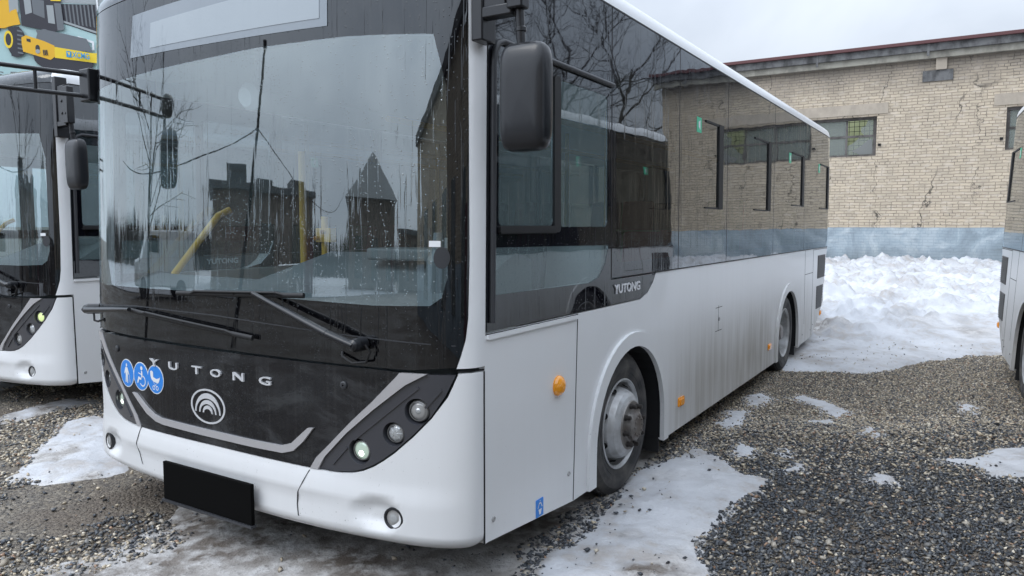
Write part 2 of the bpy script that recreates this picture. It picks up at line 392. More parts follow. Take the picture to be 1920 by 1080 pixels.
# ------------------------------------------------------------------ the bus
def arch(c, r, z0, n=22):
    """wheel opening from rear foot to front foot (s increasing), centre (c, .37)"""
    return [(c - r, z0)] + [(c - r * math.cos(math.pi * i / n), .37 + r * math.sin(math.pi * i / n)) for i in range(n + 1)] + [(c + r, z0)]
FW, RW = -1.62, -6.13
def side_poly(k):
    b = .186
    p = [(-8.84, .95), (-8.60, .60), (-7.60, .20)] + arch(RW, .55, b) + arch(FW, .55, b) + [(-.84, b), (-.03, .262), (-.004, .262)]
    p += [(-.004, 1.175), (-1.73, 1.178), (-1.86, 1.21), (-1.95, 1.27), (-2.0, 1.328), (-8.64, 1.332), (-8.64, 1.30), (-8.84, 1.30)]
    return p
def build_bus():
    bus = empty('city_bus')
    # ---- white body shell
    mb = MB()
    patch(mb, side_poly(0), 0, .03, 0, .22)
    patch(mb, mir(side_poly(0)), 0, .03, 0, .22)
    # rear face and rear corner posts
    patch(mb, [(-8.84, .62), (SEND, .62), (SEND, 2.835), (-8.84, 2.835)][::-1], 0, .03, 0, .2)
    patch(mb, mir([(-8.84, .62), (SEND, .62), (SEND, 2.835), (-8.84, 2.835)][::-1]), 0, .03, 0, .2)
    for f in (lambda p: p, mir):
        patch(mb, f([(-8.84, 1.30), (-8.64, 1.30), (-8.64, 2.835), (-8.84, 2.835)]), 0, .03, 0, .06, dz=.3)
        # front corner pillar
        patch(mb, f([(-.004, 1.04), (.135, 1.04), (.118, 1.09), (.098, 1.16), (.088, 1.25), (.084, 1.5), (.092, 2.2), (.098, 2.835), (-.004, 2.835)]), 0, .03, 0, .02, dz=.15)
    # roof cove and top
    q = np.concatenate([np.linspace(SEND, -XR - ARC, 8), np.linspace(-XR - ARC, -XR, 8)[1:], np.linspace(-XR, 0, 30)[1:], np.linspace(0, .25, 14)[1:], np.linspace(.25, S / 2, 14)[1:]])
    loop = np.concatenate([q, (S - q)[::-1][1:-1]])
    P0 = surf(loop, 2.835); cxx, cyy = 4.2, W / 2
    prof = [(.0, .0), (.003, .03), (.012, .062), (.03, .092), (.06, .118), (.11, .140), (.20, .160), (.42, .178), (.8, .19), (1.3, .192)]
    rings = []
    for ins, dz in prof:
        Q = P0.copy(); Q[:, 0] = cxx + (Q[:, 0] - cxx) * (1 - ins / 4.4); Q[:, 1] = cyy + (Q[:, 1] - cyy) * (1 - ins / (W / 2)); Q[:, 2] += dz; rings.append(Q)
    n = len(loop); A = np.array(rings)
    gu = np.roll(A, -1, 1) - np.roll(A, 1, 1); gv = np.gradient(A, axis=0); NN = np.cross(gu, gv); NN /= np.linalg.norm(NN, axis=-1, keepdims=True) + 1e-12
    if NN[2, 40, 1] > 0: NN = -NN
    if NN[-1, :, 2].mean() < 0: NN[-1] *= -1
    isf = lambda i, k: i < 7 and .10 < loop[k] < S - .10 and .10 < loop[(k + 1) % n] < S - .10
    quad = lambda i, k: (i * n + k, i * n + (k + 1) % n, (i + 1) * n + (k + 1) % n, (i + 1) * n + k)
    ik = [(i, k) for i in range(len(prof) - 1) for k in range(n)]
    mb.add(A.reshape(-1, 3), [quad(i, k) for i, k in ik if not isf(i, k)], 0, NN.reshape(-1, 3))
    fc = MB(); fc.add(A.reshape(-1, 3), [quad(i, k) for i, k in ik if isf(i, k)], 0, NN.reshape(-1, 3)); fc.build('front_cap', M['frit'], bus)
    mb.add(A[-1], [tuple(range(n))], 0)
    mb.build('body', M['white'], bus)
    # ---- bumper
    fog = (.421, .376)
    hl = [(.393, 1.0), (.262, 1.016), (.126, 1.018), (.150, .965), (.171, .92), (.241, .827), (.325, .741), (.414, .663), (.47, .622), (.522, .589), (.580, .562), (.634, .547), (.70, .538), (.753, .535), (.868, .537), (.829, .592), (.765, .650), (.629, .780), (.516, .880)]
    hl_in = [(.262, 1.012), (.126 + .012, 1.012), (.171 + .012, .924), (.245, .833), (.330, .747), (.418, .670), (.474, .629), (.526, .596), (.583, .570), (.636, .554), (.70, .545), (.753, .542), (.818, .543), (.782, .600), (.659, .722), (.517, .840), (.36, .960)]
    def boff(s, z):
        q = np.minimum(s, SC - s); low = np.clip((.545 - z) / .12, 0, 1); low = low * low * (3 - 2 * low)
        wide = np.clip((q - .0) / .35, 0, 1); wide = wide * wide * (3 - 2 * wide)
        o = .011 * low * wide - .05 * np.clip((.30 - z) / .05, 0, 1) ** 2
        # ledge under the black panel
        led = np.clip((z - .40) / .03, 0, 1) * np.clip((.56 - z) / .05, 0, 1) * np.clip((q - .55) / .3, 0, 1); o = o + .008 * led
        # fog lamp scoop
        rr = np.hypot((q - fog[0] - .075) / np.where(q < fog[0] + .075, .135, .17), (z - fog[1] - .01) / .088); sc_ = np.clip((1.0 - rr) / .75, 0, 1); sc_ = sc_ * sc_ * (3 - 2 * sc_)
        return o - .028 * sc_
    mb = MB(); hlm = mir(hl, SC)
    poly = [(0.002, .262), (.04, .254), (.95, .246), (SC - .95, .246), (S - .04, .254), (S - .002, .262), (S - .002, 1.012), (SC - .122, 1.012)]
    i0 = hlm.index(min(hlm, key=lambda p: abs(p[0] - (SC - .126)) + abs(p[1] - 1.018)))
    far = [(SC - s, z) for s, z in hl[2:15]]      # outer curve, mirrored
    poly = [(0.002, .262), (.04, .254), (.95, .246), (SC - .95, .246), (S - .04, .254), (S - .002, .262), (S - .002, 1.018)] + far + [(1.52, .54)] + hl[2:15][::-1] + [(0.002, 1.018)]
    patch(mb, poly, boff, .03, 0, .028)
    fb = mb.build('front_bumper', M['white'], bus)
    for pl in ([(2.168, .547), (2.206, .444), (2.16, .34), (2.11, .258)], [(.870, .53), (.935, .42), (.945, .36), (.935, .256)]):
        b = MB()
        for p_, q_ in zip(pl[:-1], pl[1:]):
            a_ = [(p_[0] + .002, p_[1]), (q_[0] + .002, q_[1]), (q_[0] - .002, q_[1]), (p_[0] - .002, p_[1])]; patch(b, a_, lambda s_, z_: boff(s_, z_) + .003, .004, 0, .1)
        b.build('bumper_joint', M['plastic'], fb)
    # ---- black front panel
    mb = MB(); inner = [(.868, .541), (.829, .596), (.765, .654), (.629, .784), (.516, .884), (.398, 1.0), (.38, 1.016)]
    poly = inner + [(.52, 1.021), (1.52, 1.021), (SC - .52, 1.021)] + [(SC - s, z) for s, z in inner[::-1]] + [(1.52, .545)]
    patch(mb, poly[::-1], .004, .03, 0, .05)
    fp = mb.build('front_panel', M['panelblack'], bus)
    for s_, z_ in ((.666, .938), (SC - .62, .945)):
        b = MB(); P = on(s_, z_, .004); b.lathe([(.018, 0), (.018, .005), (.012, .008), (.004, .008)], P, nrm(np.array(s_), np.array(z_)), 16); b.build('panel_plug', M['plastic'], fp)
    # lettering and emblem
    L6 = [(2.006, 'Y'), (1.831, 'U'), (1.635, 'T'), (1.497 - .01, 'O'), (1.319, 'N'), (1.135, 'G')]
    for s_, ch in L6:
        b = MB(); wd = {'Y': .092, 'U': .088, 'T': .085, 'O': .088, 'N': .086, 'G': .088}[ch]
        wd *= .9; text_poly(b, ch, s_ + wd / 2, .892, wd, .039, .004, .009, 0, .012); b.build('badge_letter', M['silver'], fp)
    b = MB(); ec = (1.563, .735)
    patch(b, ell(ec, .134, .088, 40), .006, .004, 0, .05, [ell(ec, .122, .079, 40)])
    for (a, H, h_) in ((.74, 1.14, .84), (.50, .75, .52), (.29, .44, .24)):
        out = [(ec[0] + .134 * a * math.cos(t), ec[1] - .034 + .088 * H * math.sin(t)) for t in np.linspace(0.0, math.pi, 20)]
        inn = [(ec[0] + .134 * (a - .07) * math.cos(t), ec[1] - .034 + .088 * h_ * math.sin(t)) for t in np.linspace(math.pi, 0, 20)]
        patch(b, out + inn, .007, .006, 0, .05)
    b.build('emblem', M['silver'], fp)
    # bright bar
    b = MB(); top = [(.836, .728), (.87, .724), (.972, .640), (1.04, .619), (1.22, .617), (1.617, .619), (1.96, .622), (2.03, .635), (2.09, .660), (2.20, .722), (2.235, .724)]
    bot = [(2.17, .680), (2.09, .628), (2.0, .597), (1.93, .590), (1.617, .586), (1.22, .584), (1.03, .586), (.96, .606), (.895, .660)]
    patch(b, (top + bot)[::-1], .016, .014, 0, .05); b.build('trim_bar', M['chrome'], fp)
    # stickers
    for (sc_, kind) in ((2.303, 0), (2.150, 1), (2.006, 2)):
        b = MB(); c = (sc_ + .0, .821); patch(b, ell(c, .078, .078, 32), .0062, .0015, 1, .05); patch(b, ell(c, .073, .073, 32), .0070, .0005, 0, .05)
        U = lambda x, y: (c[0] - x * .073, c[1] + y * .073)
        def pg(pts, m=1): patch(b, [U(x, y) for x, y in pts], .0080, .0006, m, .05, rim=False)
        if kind == 0:
            pg([(math.cos(t) * .12, .62 + .13 * math.sin(t)) for t in np.linspace(0, 2 * math.pi, 14)[:-1]])
            pg([(-.2, .45), (.15, .45), (.38, -.05), (.28, -.1), (.14, .15), (.16, -.75), (.02, -.75), (-.02, -.2), (-.1, -.7), (-.24, -.7), (-.14, .1), (-.3, -.1), (-.4, 0)])
            pg([(.33, .0), (.37, .0), (.52, -.68), (.47, -.68)])
        elif kind == 1:
            pg([(.15 + math.cos(t) * .16, .62 + .16 * math.sin(t)) for t in np.linspace(0, 2 * math.pi, 14)[:-1]])
            pg([(.08, .42), (.25, .42), (.28, -.02), (.08, -.12), (-.32, -.02), (-.38, -.14), (-.55, -.55), (-.35, -.5), (-.25, -.25), (.10, -.25)])
            pg([(-.35, .2), (.1, .12), (.1, .2), (-.32, .28)])
            ring = [(.25 + .42 * math.cos(t), -.32 + .42 * math.sin(t)) for t in np.linspace(-2.6, 1.4, 20)]
            ri = [(.25 + .33 * math.cos(t), -.32 + .33 * math.sin(t)) for t in np.linspace(1.4, -2.6, 20)]; pg(ring + ri)
        else:
            pg([(-.62, .55), (-.45, .62), (-.25, .55), (-.22, .15), (.2, .05), (.6, .18), (.66, .26), (.62, .1), (.48, -.15), (.35, -.25), (-.25, -.18), (-.5, .0), (-.6, .25)])
            pg([(-.3, -.22), (-.26, -.22), (.22, -.5), (.18, -.53)]); pg([(.26, -.25), (.3, -.25), (-.16, -.55), (-.2, -.52)])
            for cx_ in (-.2, .24):
                patch(b, [U(cx_ + .17 * math.cos(t), -.62 + .17 * math.sin(t)) for t in np.linspace(0, 2 * math.pi, 16)[:-1]], .0080, .0006, 1, .05, [[U(cx_ + .11 * math.cos(t), -.62 + .11 * math.sin(t)) for t in np.linspace(0, 2 * math.pi, 16)[:-1]]], rim=False)
        b.build('access_sticker', [M['blue'], M['stickwhite']], fp, label=['round blue sticker with a walking figure', 'round blue sticker with a wheelchair', 'round blue sticker with a pram'][kind])
    # ---- plate
    b = MB(); P = [on(s_, z_, .05) for s_, z_ in ((1.855, .415), (1.215, .415), (1.215, .22), (1.855, .22))]; c = np.mean(P, 0)
    ty = unit(P[1] - P[0]); b.box(c, (.02, .685, .20), math.atan2(ty[1], ty[0]) + math.pi / 2); pl_ = b.build('licence_plate', M['plate'], bus, bevel=.003)
    ax_ = ty; nx_ = unit(np.array([-ty[1], ty[0], 0])); nx_ = nx_ if nx_[0] < 0 else -nx_
    b = MB(); b.box(c + np.array([0, 0, -.104]) + nx_ * .004, (.03, .70, .012), math.atan2(ty[1], ty[0]) + math.pi / 2)
    b.build('plate_holder', M['plastic'], pl_)
    # ---- headlights
    lamps = [((.309, .850), .047, 'lampdull'), ((.421, .744), .043, 'lampglass'), ((.595, .649), .047, 'lamplit')]
    for side in (0, 1):
        T = (lambda p: p) if side == 0 else (lambda p: [(SC - s_, z_) for s_, z_ in p][::-1])
        b = MB(); hz = T(hl_in); cs = [T([p])[0] for p, r, k in lamps]
        holes = [ell(c, r * 1.22, r * 1.22, 24) for c, (p, r, k) in zip(cs, lamps)]
        patch(b, hz, -.004, .03, 0, .04, holes)
        # raised styling ridges and lamp wells
        for (p, q_) in (((.30, .955), (.62, .70)), ((.20, .95), (.27, .87)), ((.66, .66), (.74, .575))):
            p, q_ = T([p])[0], T([q_])[0]; sweep(b, [p, q_], .010, -.004, .006, 0)
        for c, (p, r, k) in zip(cs, lamps):
            nn = nrm(np.array(c[0]), np.array(c[1])); O = on(c[0], c[1], -.004)
            b.lathe([(r * 1.22, 0), (r * 1.08, -.04), (r, -.045)], O, nn, 24)
        h = b.build('headlight', M['hlhouse'], bus)
        for c, (p, r, k) in zip(cs, lamps):
            nn = nrm(np.array(c[0]), np.array(c[1])); O = on(c[0], c[1], -.03); b = MB(); mm = M[k]
            b.lathe([(r, -.02), (r * 1.0, .004), (r * .9, .012)], O, nn, 24, 1)
            b.lathe([(r * .9, .010), (r * .82, .012)], O, nn, 24, 1); b.lathe([(r * .82, .004), (r * .6, .010), (r * .35, .0125), (.0005, .013)], O, nn, 24, 0)
            if k != 'lampglass': b.lathe([(r * .30, .012), (r * .16, .016), (.0005, .017)], O + np.array([0, 0, -r * .25 if k == 'lamplit' else 0]), nn, 14, 2)
            if k == 'lampglass':
                for t in range(8):
                    a = unit(np.cross(nn, [0, 0, 1])); bb = np.cross(nn, a); th = t * math.pi / 4
                    d0 = a * math.cos(th) + bb * math.sin(th); b.tube([O + d0 * r * .2 + nn * .013, O + d0 * r * .78 + nn * .007], .0022, 5)
            lp = b.build('lamp', [mm, M['lampdull'], M['lampcore'] if k == 'lamplit' else M['lampglass']], h)
            if k == 'lamplit': lp['label'] = 'lit greenish lower lamp'
        b = MB(); cp = T([(.868, .538), (.829, .594), (.765, .652), (.629, .782), (.516, .882), (.396, 1.0), (.385, 1.014), (.262, 1.014), (.36, .962), (.517, .842), (.659, .724), (.782, .602), (.822, .540)])
        patch(b, cp, .007, .02, 0, .05); b.build('lamp_trim', M['chrome'], h)
        # fog lamp
        c = T([fog])[0]; nn = unit(nrm(np.array(c[0]), np.array(c[1])) * .9 + np.array([-.5, 0, 0])); O = on(c[0], c[1], boff) + nn * .006; b = MB()
        b.lathe([(.050, -.05), (.049, .006), (.040, .008), (.036, .002)], O, nn, 24, 1); b.lathe([(.036, .001), (.02, .003), (.0005, .004)], O, nn, 24, 0)
        b.lathe([(.020, .0045), (.012, .006), (.0005, .0065)], O, nn, 18, 2); b.build('fog_light', [M['lampdull'], M['wetplastic'], M['lampglass']], bus)
    # ---- windscreen: black border with a clear field
    mb = MB()
    outer = [(.137, 1.045), (.12, 1.09), (.10, 1.16), (.090, 1.25), (.086, 1.5), (.094, 2.2), (.100, 2.83)]
    poly = outer + [(S - s_, z_) for s_, z_ in outer[::-1]] + [(S - .3, 1.035), (1.5, 1.033), (.33, 1.028)]
    hole = [(2.60, 1.295), (2.76, 1.31), (2.80, 1.42), (2.82, 2.25), (2.80, 2.40), (2.0, 2.43), (1.2, 2.445), (.65, 2.435), (.24, 2.41), (.185, 2.2), (.175, 1.42), (.20, 1.335), (.25, 1.300), (.52, 1.293), (.80, 1.299), (1.2, 1.306), (1.6, 1.306), (2.1, 1.300)]
    patch(mb, poly[::-1], 0, .01, 0, .05, [hole])
    patch(mb, hole, 0, .004, 1, .06, rim=False)
    ws = mb.build('windscreen', [M['frit'], M['windshield']], bus)
    b = MB(); sweep(b, [(.14, 1.135), (.8, 1.165), (1.5, 1.195), (2.2, 1.20), (2.78, 1.17)], .005, 0, .002); b.build('cowl_strip', M['plastic'], ws)
    b = MB(); patch(b, [(2.222, 2.518), (2.19, 2.735), (.757, 2.76), (.757, 2.49)], .003, .003, 0, .08)
    ds_ = b.build('destination_display', M['display'], bus)
    b = MB(); patch(b, [(2.02, 2.545), (2.01, 2.67), (.80, 2.70), (.80, 2.527)], .005, .002, 0, .08); b.build('screen', M['screen'], ds_)
    b = MB(); patch(b, [(.205, 1.545), (.255, 1.545), (.255, 1.570), (.205, 1.570)], .003, .001, 0, .1, rim=False); b.build('windscreen_label', M['stickwhite'], ws)
    b = MB(); patch(b, ell((.20, 1.50), .035, .045, 20), .004, .003, 0, .1); b.build('sensor_cover', M['plastic'], ws)
    # ---- wipers
    def wiper(piv, knee, b0, b1, hose):
        wp = empty('wiper'); wp.parent = bus
        mid = (piv[0] + (knee[0] - piv[0]) * .22, piv[1] + (knee[1] - piv[1]) * .22)
        b = MB(); P0, P1, P2 = on(*piv, .075), on(*mid, .08), on(*knee, .05)
        b.tube([P0, P1], [.026, .025], 8, flat=.7); b.tube([P1, (P1 + P2) / 2, P2], [.023, .019, .012], 8, flat=.8)
        nn = nrm(np.array(piv[0]), np.array(piv[1])); b.lathe([(.03, -.07), (.03, -.01), (.024, .012), (.012, .02), (.0005, .02)], P0, nn, 18)
        b.build('wiper_arm', M['wetplastic'], wp)
        b = MB(); Q = [on(b0[0] + (b1[0] - b0[0]) * t, b0[1] + (b1[1] - b0[1]) * t, .022) for t in np.linspace(0, 1, 9)]
        b.tube(Q, .009, 6, flat=1.5); Q2 = [on(b0[0] + (b1[0] - b0[0]) * t, b0[1] + (b1[1] - b0[1]) * t + .012, .035) for t in np.linspace(.18, .82, 7)]
        b.tube(Q2, .007, 6)
        for t in (0, 3, 6): b.tube([Q2[t], Q[1 + t] if t < 6 else Q[7]], .008, 6)
        b.build('wiper_blade', M['rubber'], wp)
        b = MB(); hs = [on(piv[0] + dx, piv[1] + dz, o) for dx, dz, o in hose]; b.tube(hs, .006, 7); b.build('washer_hose', M['rubber'], wp)
    wiper((.561, 1.128), (1.165, 1.322), (1.77, 1.292), (.875, 1.322), [(-.03, 0, .04), (-.05, -.03, .03), (-.03, -.075, .03), (.04, -.085, .03), (.10, -.06, .02), (.115, -.045, .0)])
    wiper((2.82, 1.135), (2.17, 1.185), (2.22, 1.178), (1.20, 1.108), [(-.03, 0, .04), (-.05, -.03, .03), (-.08, -.06, .03), (-.14, -.06, .02), (-.2, -.04, .0)])
    # ---- side glazing
    def panes(T, driver):
        seams = [-1.296, -2.42, -3.60, -5.28, -6.90, -8.64]
        for a, b_ in zip(seams[:-1], seams[1:]):
            mb = MB(); p = T([(a - .006, 1.336), (a - .006, 2.832), (b_ + .006, 2.832), (b_ + .006, 1.336)])
            hole = T(rrect(b_ + .06, 1.42, a - .06, 2.52, .06, 4))
            patch(mb, p, .002, .008, 0, .25, [hole]); patch(mb, hole, .002, .004, 1, .25, rim=False)
            mb.build('side_window', [M['sidefrit'], M['sideglass']], bus)
        b = MB()
        for a in seams[1:-1]: patch(b, T([(a - .004, 1.336), (a - .004, 2.83), (a + .004, 2.83), (a + .004, 1.336)]), .0015, .01, 0, .3)
        patch(b, T([(-1.300, 1.2), (-1.300, 2.83), (-1.292, 2.83), (-1.292, 1.2)]), .0015, .01, 0, .3)
        patch(b, T([(-8.64, 1.329), (-8.64, 1.337), (-1.99, 1.337), (-1.99, 1.329)]), .004, .01, 0, .3)
        patch(b, T([(-8.64, 2.829), (-8.64, 2.838), (-.02, 2.838), (-.02, 2.829)]), .004, .01, 0, .3)
        b.build('window_seal', M['rubber'], bus)
        # sliding vent frames and green stickers
        for k, (s0, s1, z0, z1) in enumerate([(-3.44, -3.0, 1.76, 2.42), (-5.105, -4.48, 1.77, 2.44), (-6.795, -6.15, 1.85, 2.44), (-8.56, -7.9, 1.85, 2.43)]):
            b = MB()
            patch(b, T([(s0, z0), (s0, z1), (s0 + .11, z1), (s0 + .11, z0)]), .014, .015, 0, .3)
            patch(b, T([(s0 + .11, z1 - .016), (s0 + .11, z1), (s1, z1), (s1, z1 - .016)]), .010, .011, 0, .3)
            patch(b, T([(s0 + .11, z0), (s0 + .11, z0 + .012), (s1, z0 + .012), (s1, z0)]), .010, .011, 0, .3)
            b.build('vent_frame', M['rubber'], bus)
        for s_ in (-2.84, -6.02, -7.82):
            b = MB(); patch(b, T([(s_ - .06, 2.31), (s_ - .06, 2.42), (s_ + .05, 2.42), (s_ + .05, 2.31)]), .0035, .001, 0, .2)
            patch(b, T([(s_ - .03, 2.33), (s_ - .03, 2.40), (s_ + .01, 2.385), (s_ + .01, 2.35)]), .0040, .0004, 1, .2, rim=False)
            b.build('exit_sticker', [M['green'], M['stickwhite']], bus)
    panes(lambda p: p, True); panes(lambda p: mir(p), False)
    # ---- cab side
    T0 = lambda p: p
    def cab(T, driver):
        mb = MB()
        p = [(-.012, 1.183), (-1.73, 1.183), (-1.856, 1.214), (-1.945, 1.274), (-1.99, 1.326), (-1.288, 1.326), (-1.288, 2.83), (-.012, 2.83)]
        w1 = rrect(-.60, 1.632, -.10, 2.33, .03); w2 = rrect(-1.238, 1.626, -.668, 2.34, .035)
        w3 = [(-.065, 1.335), (-1.02, 1.326), (-1.13, 1.35), (-1.21, 1.42), (-1.250, 1.50), (-1.253, 1.523), (-.063, 1.54)]
        patch(mb, T(p[::-1]), .002, .012, 0, .12, [T(w1), T(w2), T(w3)])
        for w_ in (w1, w2, w3): patch(mb, T(w_), .0, .004, 1, .15, rim=False)
        cw = mb.build('cab_window', [M['sidefrit'], M['drvglass']], bus)
        b = MB()
        if driver:
            path = [(-.040, 1.22), (-.040, 1.8), (-.040, 2.30), (-.05, 2.36), (-.075, 2.395), (-.12, 2.412), (-.5, 2.409), (-1.29, 2.405)]
            b.tube([on(*q, .012) for q in path], .014, 8); b.build('window_gutter', M['plastic'], cw)
            b = MB()
            patch(b, rrect(-.665, 1.60, -.60, 2.35, .02), .012, .015, 0, .2); patch(b, rrect(-.62, 1.595, -.10, 1.632, .01), .014, .016, 0, .2)
            patch(b, rrect(-.62, 1.600, -.085, 1.608, .002), .026, .012, 0, .2)
            b.build('sliding_frame', M['rubber'], cw)
            b = MB(); text_poly(b, 'YUTONG', -1.325, 1.240, .385, .055, .004, .006, 0, .03); b.build('side_badge', M['silver'], cw)
    cab(T0, True); cab(lambda p: mir(p), False)
    # ---- wheel arches, seams, hatches
    for T, drv in ((T0, 1), (lambda p: mir(p), 0)):
        for c in (FW, RW):
            b = MB(); o = arch(c, .618, .186); i_ = arch(c, .530, .186)
            patch(b, T(o + i_[::-1]), .018, .03, 0, .06); b.build('arch_trim', M['white'], bus)
            b = MB(); dd = .62; n = 20
            pr = [(c - .54, .20)] + [(c - .54 * math.cos(math.pi * i / n), .37 + .54 * math.sin(math.pi * i / n)) for i in range(n + 1)] + [(c + .54, .20)]
            A = [surf(T([q])[0][0], q[1]) for q in pr]; sgn = 1 if drv else -1
            Bq = [a + np.array([0, dd * sgn, 0]) for a in A]; A = [a + np.array([0, .01 * sgn, 0]) for a in A]; m_ = len(pr)
            b.add(A + Bq, [(i, i + 1, m_ + i + 1, m_ + i) for i in range(m_ - 1)]); b.add(Bq, [tuple(range(m_))]); b.build('wheel_housing', M['gap'], bus)
            b = MB(); y0 = .04 if drv else W - .04; yi = .40 * sgn
            b.box((-(c - .56) + .0, y0 + yi / 2, .24), (.012, .42, .30)); b.build('mud_flap', M['rubber'], bus)
        for a, b_, wd in (((-.004, 1.172), (-.876, 1.172), .004), ((-.876, 1.172), (-.838, .19), .007), ((.002, .262), (.002, 1.018), .010), ((.002, 1.026), (.13, 1.026), .007),
                          ((-7.03, 1.33), (-7.08, .42), .006), ((-7.58, 1.33), (-7.58, .22), .007), ((-7.04, 1.03), (-7.58, 1.03), .006), ((-7.58, 1.318), (-8.62, 1.318), .006),
                          ((-3.42, .985), (-3.42, .775), .003), ((-3.52, .97), (-3.34, .97), .004), ((-3.52, .78), (-3.34, .78), .004)):
            b = MB(); sweep(b, T([a, b_]), wd, 0, .0012); b.build('panel_seam', M['gap'], bus)
        b = MB(); patch(b, T(rrect(-.868, 1.150, -.012, 1.170, .004)), .012, .014, 0, .3); b.build('sill_strip', M['white'], bus)
        for s0, s1, z0, z1 in ((-8.46, -7.90, .93, 1.235), (-8.40, -7.86, .53, .83)):
            b = MB(); patch(b, T([(s0, z0), (s0, z1), (s1, z1), (s1, z0)]), .003, .004, 0, .3)
            for i in range(14):
                z_ = z0 + (z1 - z0) * (i + .3) / 14; patch(b, T([(s0 + .01, z_), (s0 + .01, z_ + .008), (s1 - .01, z_ + .008), (s1 - .01, z_)]), .010, .008, 0, .4)
            b.build('vent_grille', M['grille'], bus)
        for s_, z_ in ((-2.528, .378), (-5.248, .394), (-8.34, .45)):
            b = MB(); patch(b, T(rrect(s_ - .06, z_ - .032, s_ + .06, z_ + .032, .01)), .010, .012, 0, .3); patch(b, T(rrect(s_ - .04, z_ - .02, s_ + .04, z_ + .02, .008)), .018, .01, 0, .3)
            b.build('side_marker', M['amber'], bus)
        for s_, z_, r in ((-.784, .348, .013), (-.068, .351, .013), (-3.438, .873, .016), (-6.98, .30, .01), (-7.5, .30, .01), (-7.66, .35, .01)):
            q = T([(s_, z_)])[0]; nn = nrm(np.array(q[0]), np.array(q[1])); b = MB(); b.lathe([(r, 0), (r, .004), (r * .7, .007), (r * .6, .004), (.0005, .004)], on(q[0], q[1], 0), nn, 14); b.build('latch', M['lampdull'], bus)
        q = T([(-.661, .835)])[0]; nn = nrm(np.array(q[0]), np.array(q[1])); b = MB(); O = on(q[0], q[1], 0)
        pr = [(.052, 0), (.052, .008), (.046, .02), (.032, .030), (.015, .035), (.0005, .036)]; b.lathe(pr, O, nn, 24)
        b.build('turn_signal', M['amber'], bus)
    b = MB(); patch(b, rrect(-.512, .225, -.442, .312, .004), .003, .003, 0, .2)
    pgs = [[(-.50, .27), (-.485, .295), (-.468, .295), (-.453, .27), (-.458, .268), (-.47, .288), (-.483, .288), (-.495, .268)], [(-.492, .262), (-.462, .262), (-.47, .236), (-.484, .236)], [(-.48, .3), (-.474, .3), (-.474, .306), (-.48, .306)]]
    for q in pgs: patch(b, q, .0045, .001, 1, .2, rim=False)
    b.build('washer_sticker', [M['blue'], M['stickwhite']], bus)
    # ---- wheels
    def wheel(x, side, front):
        sg = -1 if side == 0 else 1; yf = (.045 if front else .04); y = yf if side == 0 else W - yf
        wh = empty('wheel'); wh.parent = bus; ax = (0, sg, 0); c = (x, y, .428)
        b = MB(); b.lathe([(.268, -.02), (.272, -.004), (.30, .004), (.345, .014), (.390, .010), (.412, -.008), (.426, -.018), (.434, -.036), (.436, -.14), (.434, -.24), (.40, -.27), (.26, -.26)], c, ax, 56)
        for r_, h_ in ((.315, .006), (.365, .006)): b.lathe([(r_ - .003, h_ - .002), (r_, h_ + .003), (r_ + .003, h_ - .002)], c, ax, 56)
        for k in range(64):
            th = 2 * math.pi * k / 64; d = np.array([math.cos(th), 0, math.sin(th)])
            rot = Matrix.Rotation(-th, 3, 'Y'); b.box(np.array(c) + d * .432 + np.array([0, -sg * .055, 0]), (.016, .05, .026), rot=rot)
        for rr in (.11, .17, .22): b.lathe([(.440, -rr), (.440, -rr - .025)], c, ax, 56)
        b.build('tyre', M['tyre'], wh)
        b = MB()
        if front:
            b.lathe([(.270, -.02), (.276, .002), (.268, .006), (.255, -.012), (.245, -.06), (.238, -.075), (.228, -.06), (.212, .0), (.195, .035), (.175, .052), (.150, .060), (.105, .060)], c, ax, 48)
            for k in range(8):
                th = 2 * math.pi * (k + .5) / 8; d = np.array([math.cos(th), 0, math.sin(th)]); O = np.array(c) + d * .222 + np.array([0, sg * -.018, 0])
                nn = unit(np.array([0, sg, 0]) * .35 + d); b.lathe([(.020, .012), (.020, .006), (.0005, .006)], O, nn, 12, 1)
        else:
            b.lathe([(.270, -.02), (.276, .002), (.268, .006), (.252, -.012), (.246, -.07), (.240, -.12), (.205, -.14), (.150, -.14)], c, ax, 48)
        b.build('rim', [M['rim'], M['gap']], wh)
        b = MB(); h0 = .060 if front else -.14
        b.lathe([(.150, h0), (.145, h0 + .008), (.100, h0 + .008), (.092, h0 + .014), (.088, h0 + .040 if front else h0 + .1), (.070, h0 + (.052 if front else .12)), (.0005, h0 + (.052 if front else .12))], c, ax, 32)
        for k in range(8):
            th = 2 * math.pi * k / 8 + .2; d = np.array([math.cos(th), 0, math.sin(th)]); O = np.array(c) + d * .122 + np.array([0, sg * (h0 + .008), 0])
            b.lathe([(.018, 0), (.018, .012), (.014, .014), (.014, .036), (.008, .040), (.0005, .040)], O, ax, 6, 1)
        for k in range(10):
            th = 2 * math.pi * k / 10; d = np.array([math.cos(th), 0, math.sin(th)]); O = np.array(c) + d * .056 + np.array([0, sg * (h0 + .052), 0])
            if front: b.lathe([(.008, 0), (.008, .006), (.0005, .006)], O, ax, 6)
        b.build('hub', [M['hub'], M['nut']], wh)
        if not front:
            b = MB(); c2 = (x, y - sg * .30, .428); b.lathe([(.26, 0), (.40, .0), (.428, -.03), (.428, -.24), (.26, -.25)], c2, ax, 40); b.build('tyre', M['tyre'], wh)
    for side in (0, 1): wheel(-FW - .05, side, True); wheel(-RW, side, False)
    # ---- underbody and interior
    b = MB(); b.box((4.1, W / 2, .33), (7.6, W - .75, .06)); b.box((3.9, .22, .27), (3.3, .36, .05)); b.box((3.9, W - .22, .27), (3.3, .36, .05)); b.box((7.6, W / 2, .42), (1.3, W - .6, .1))
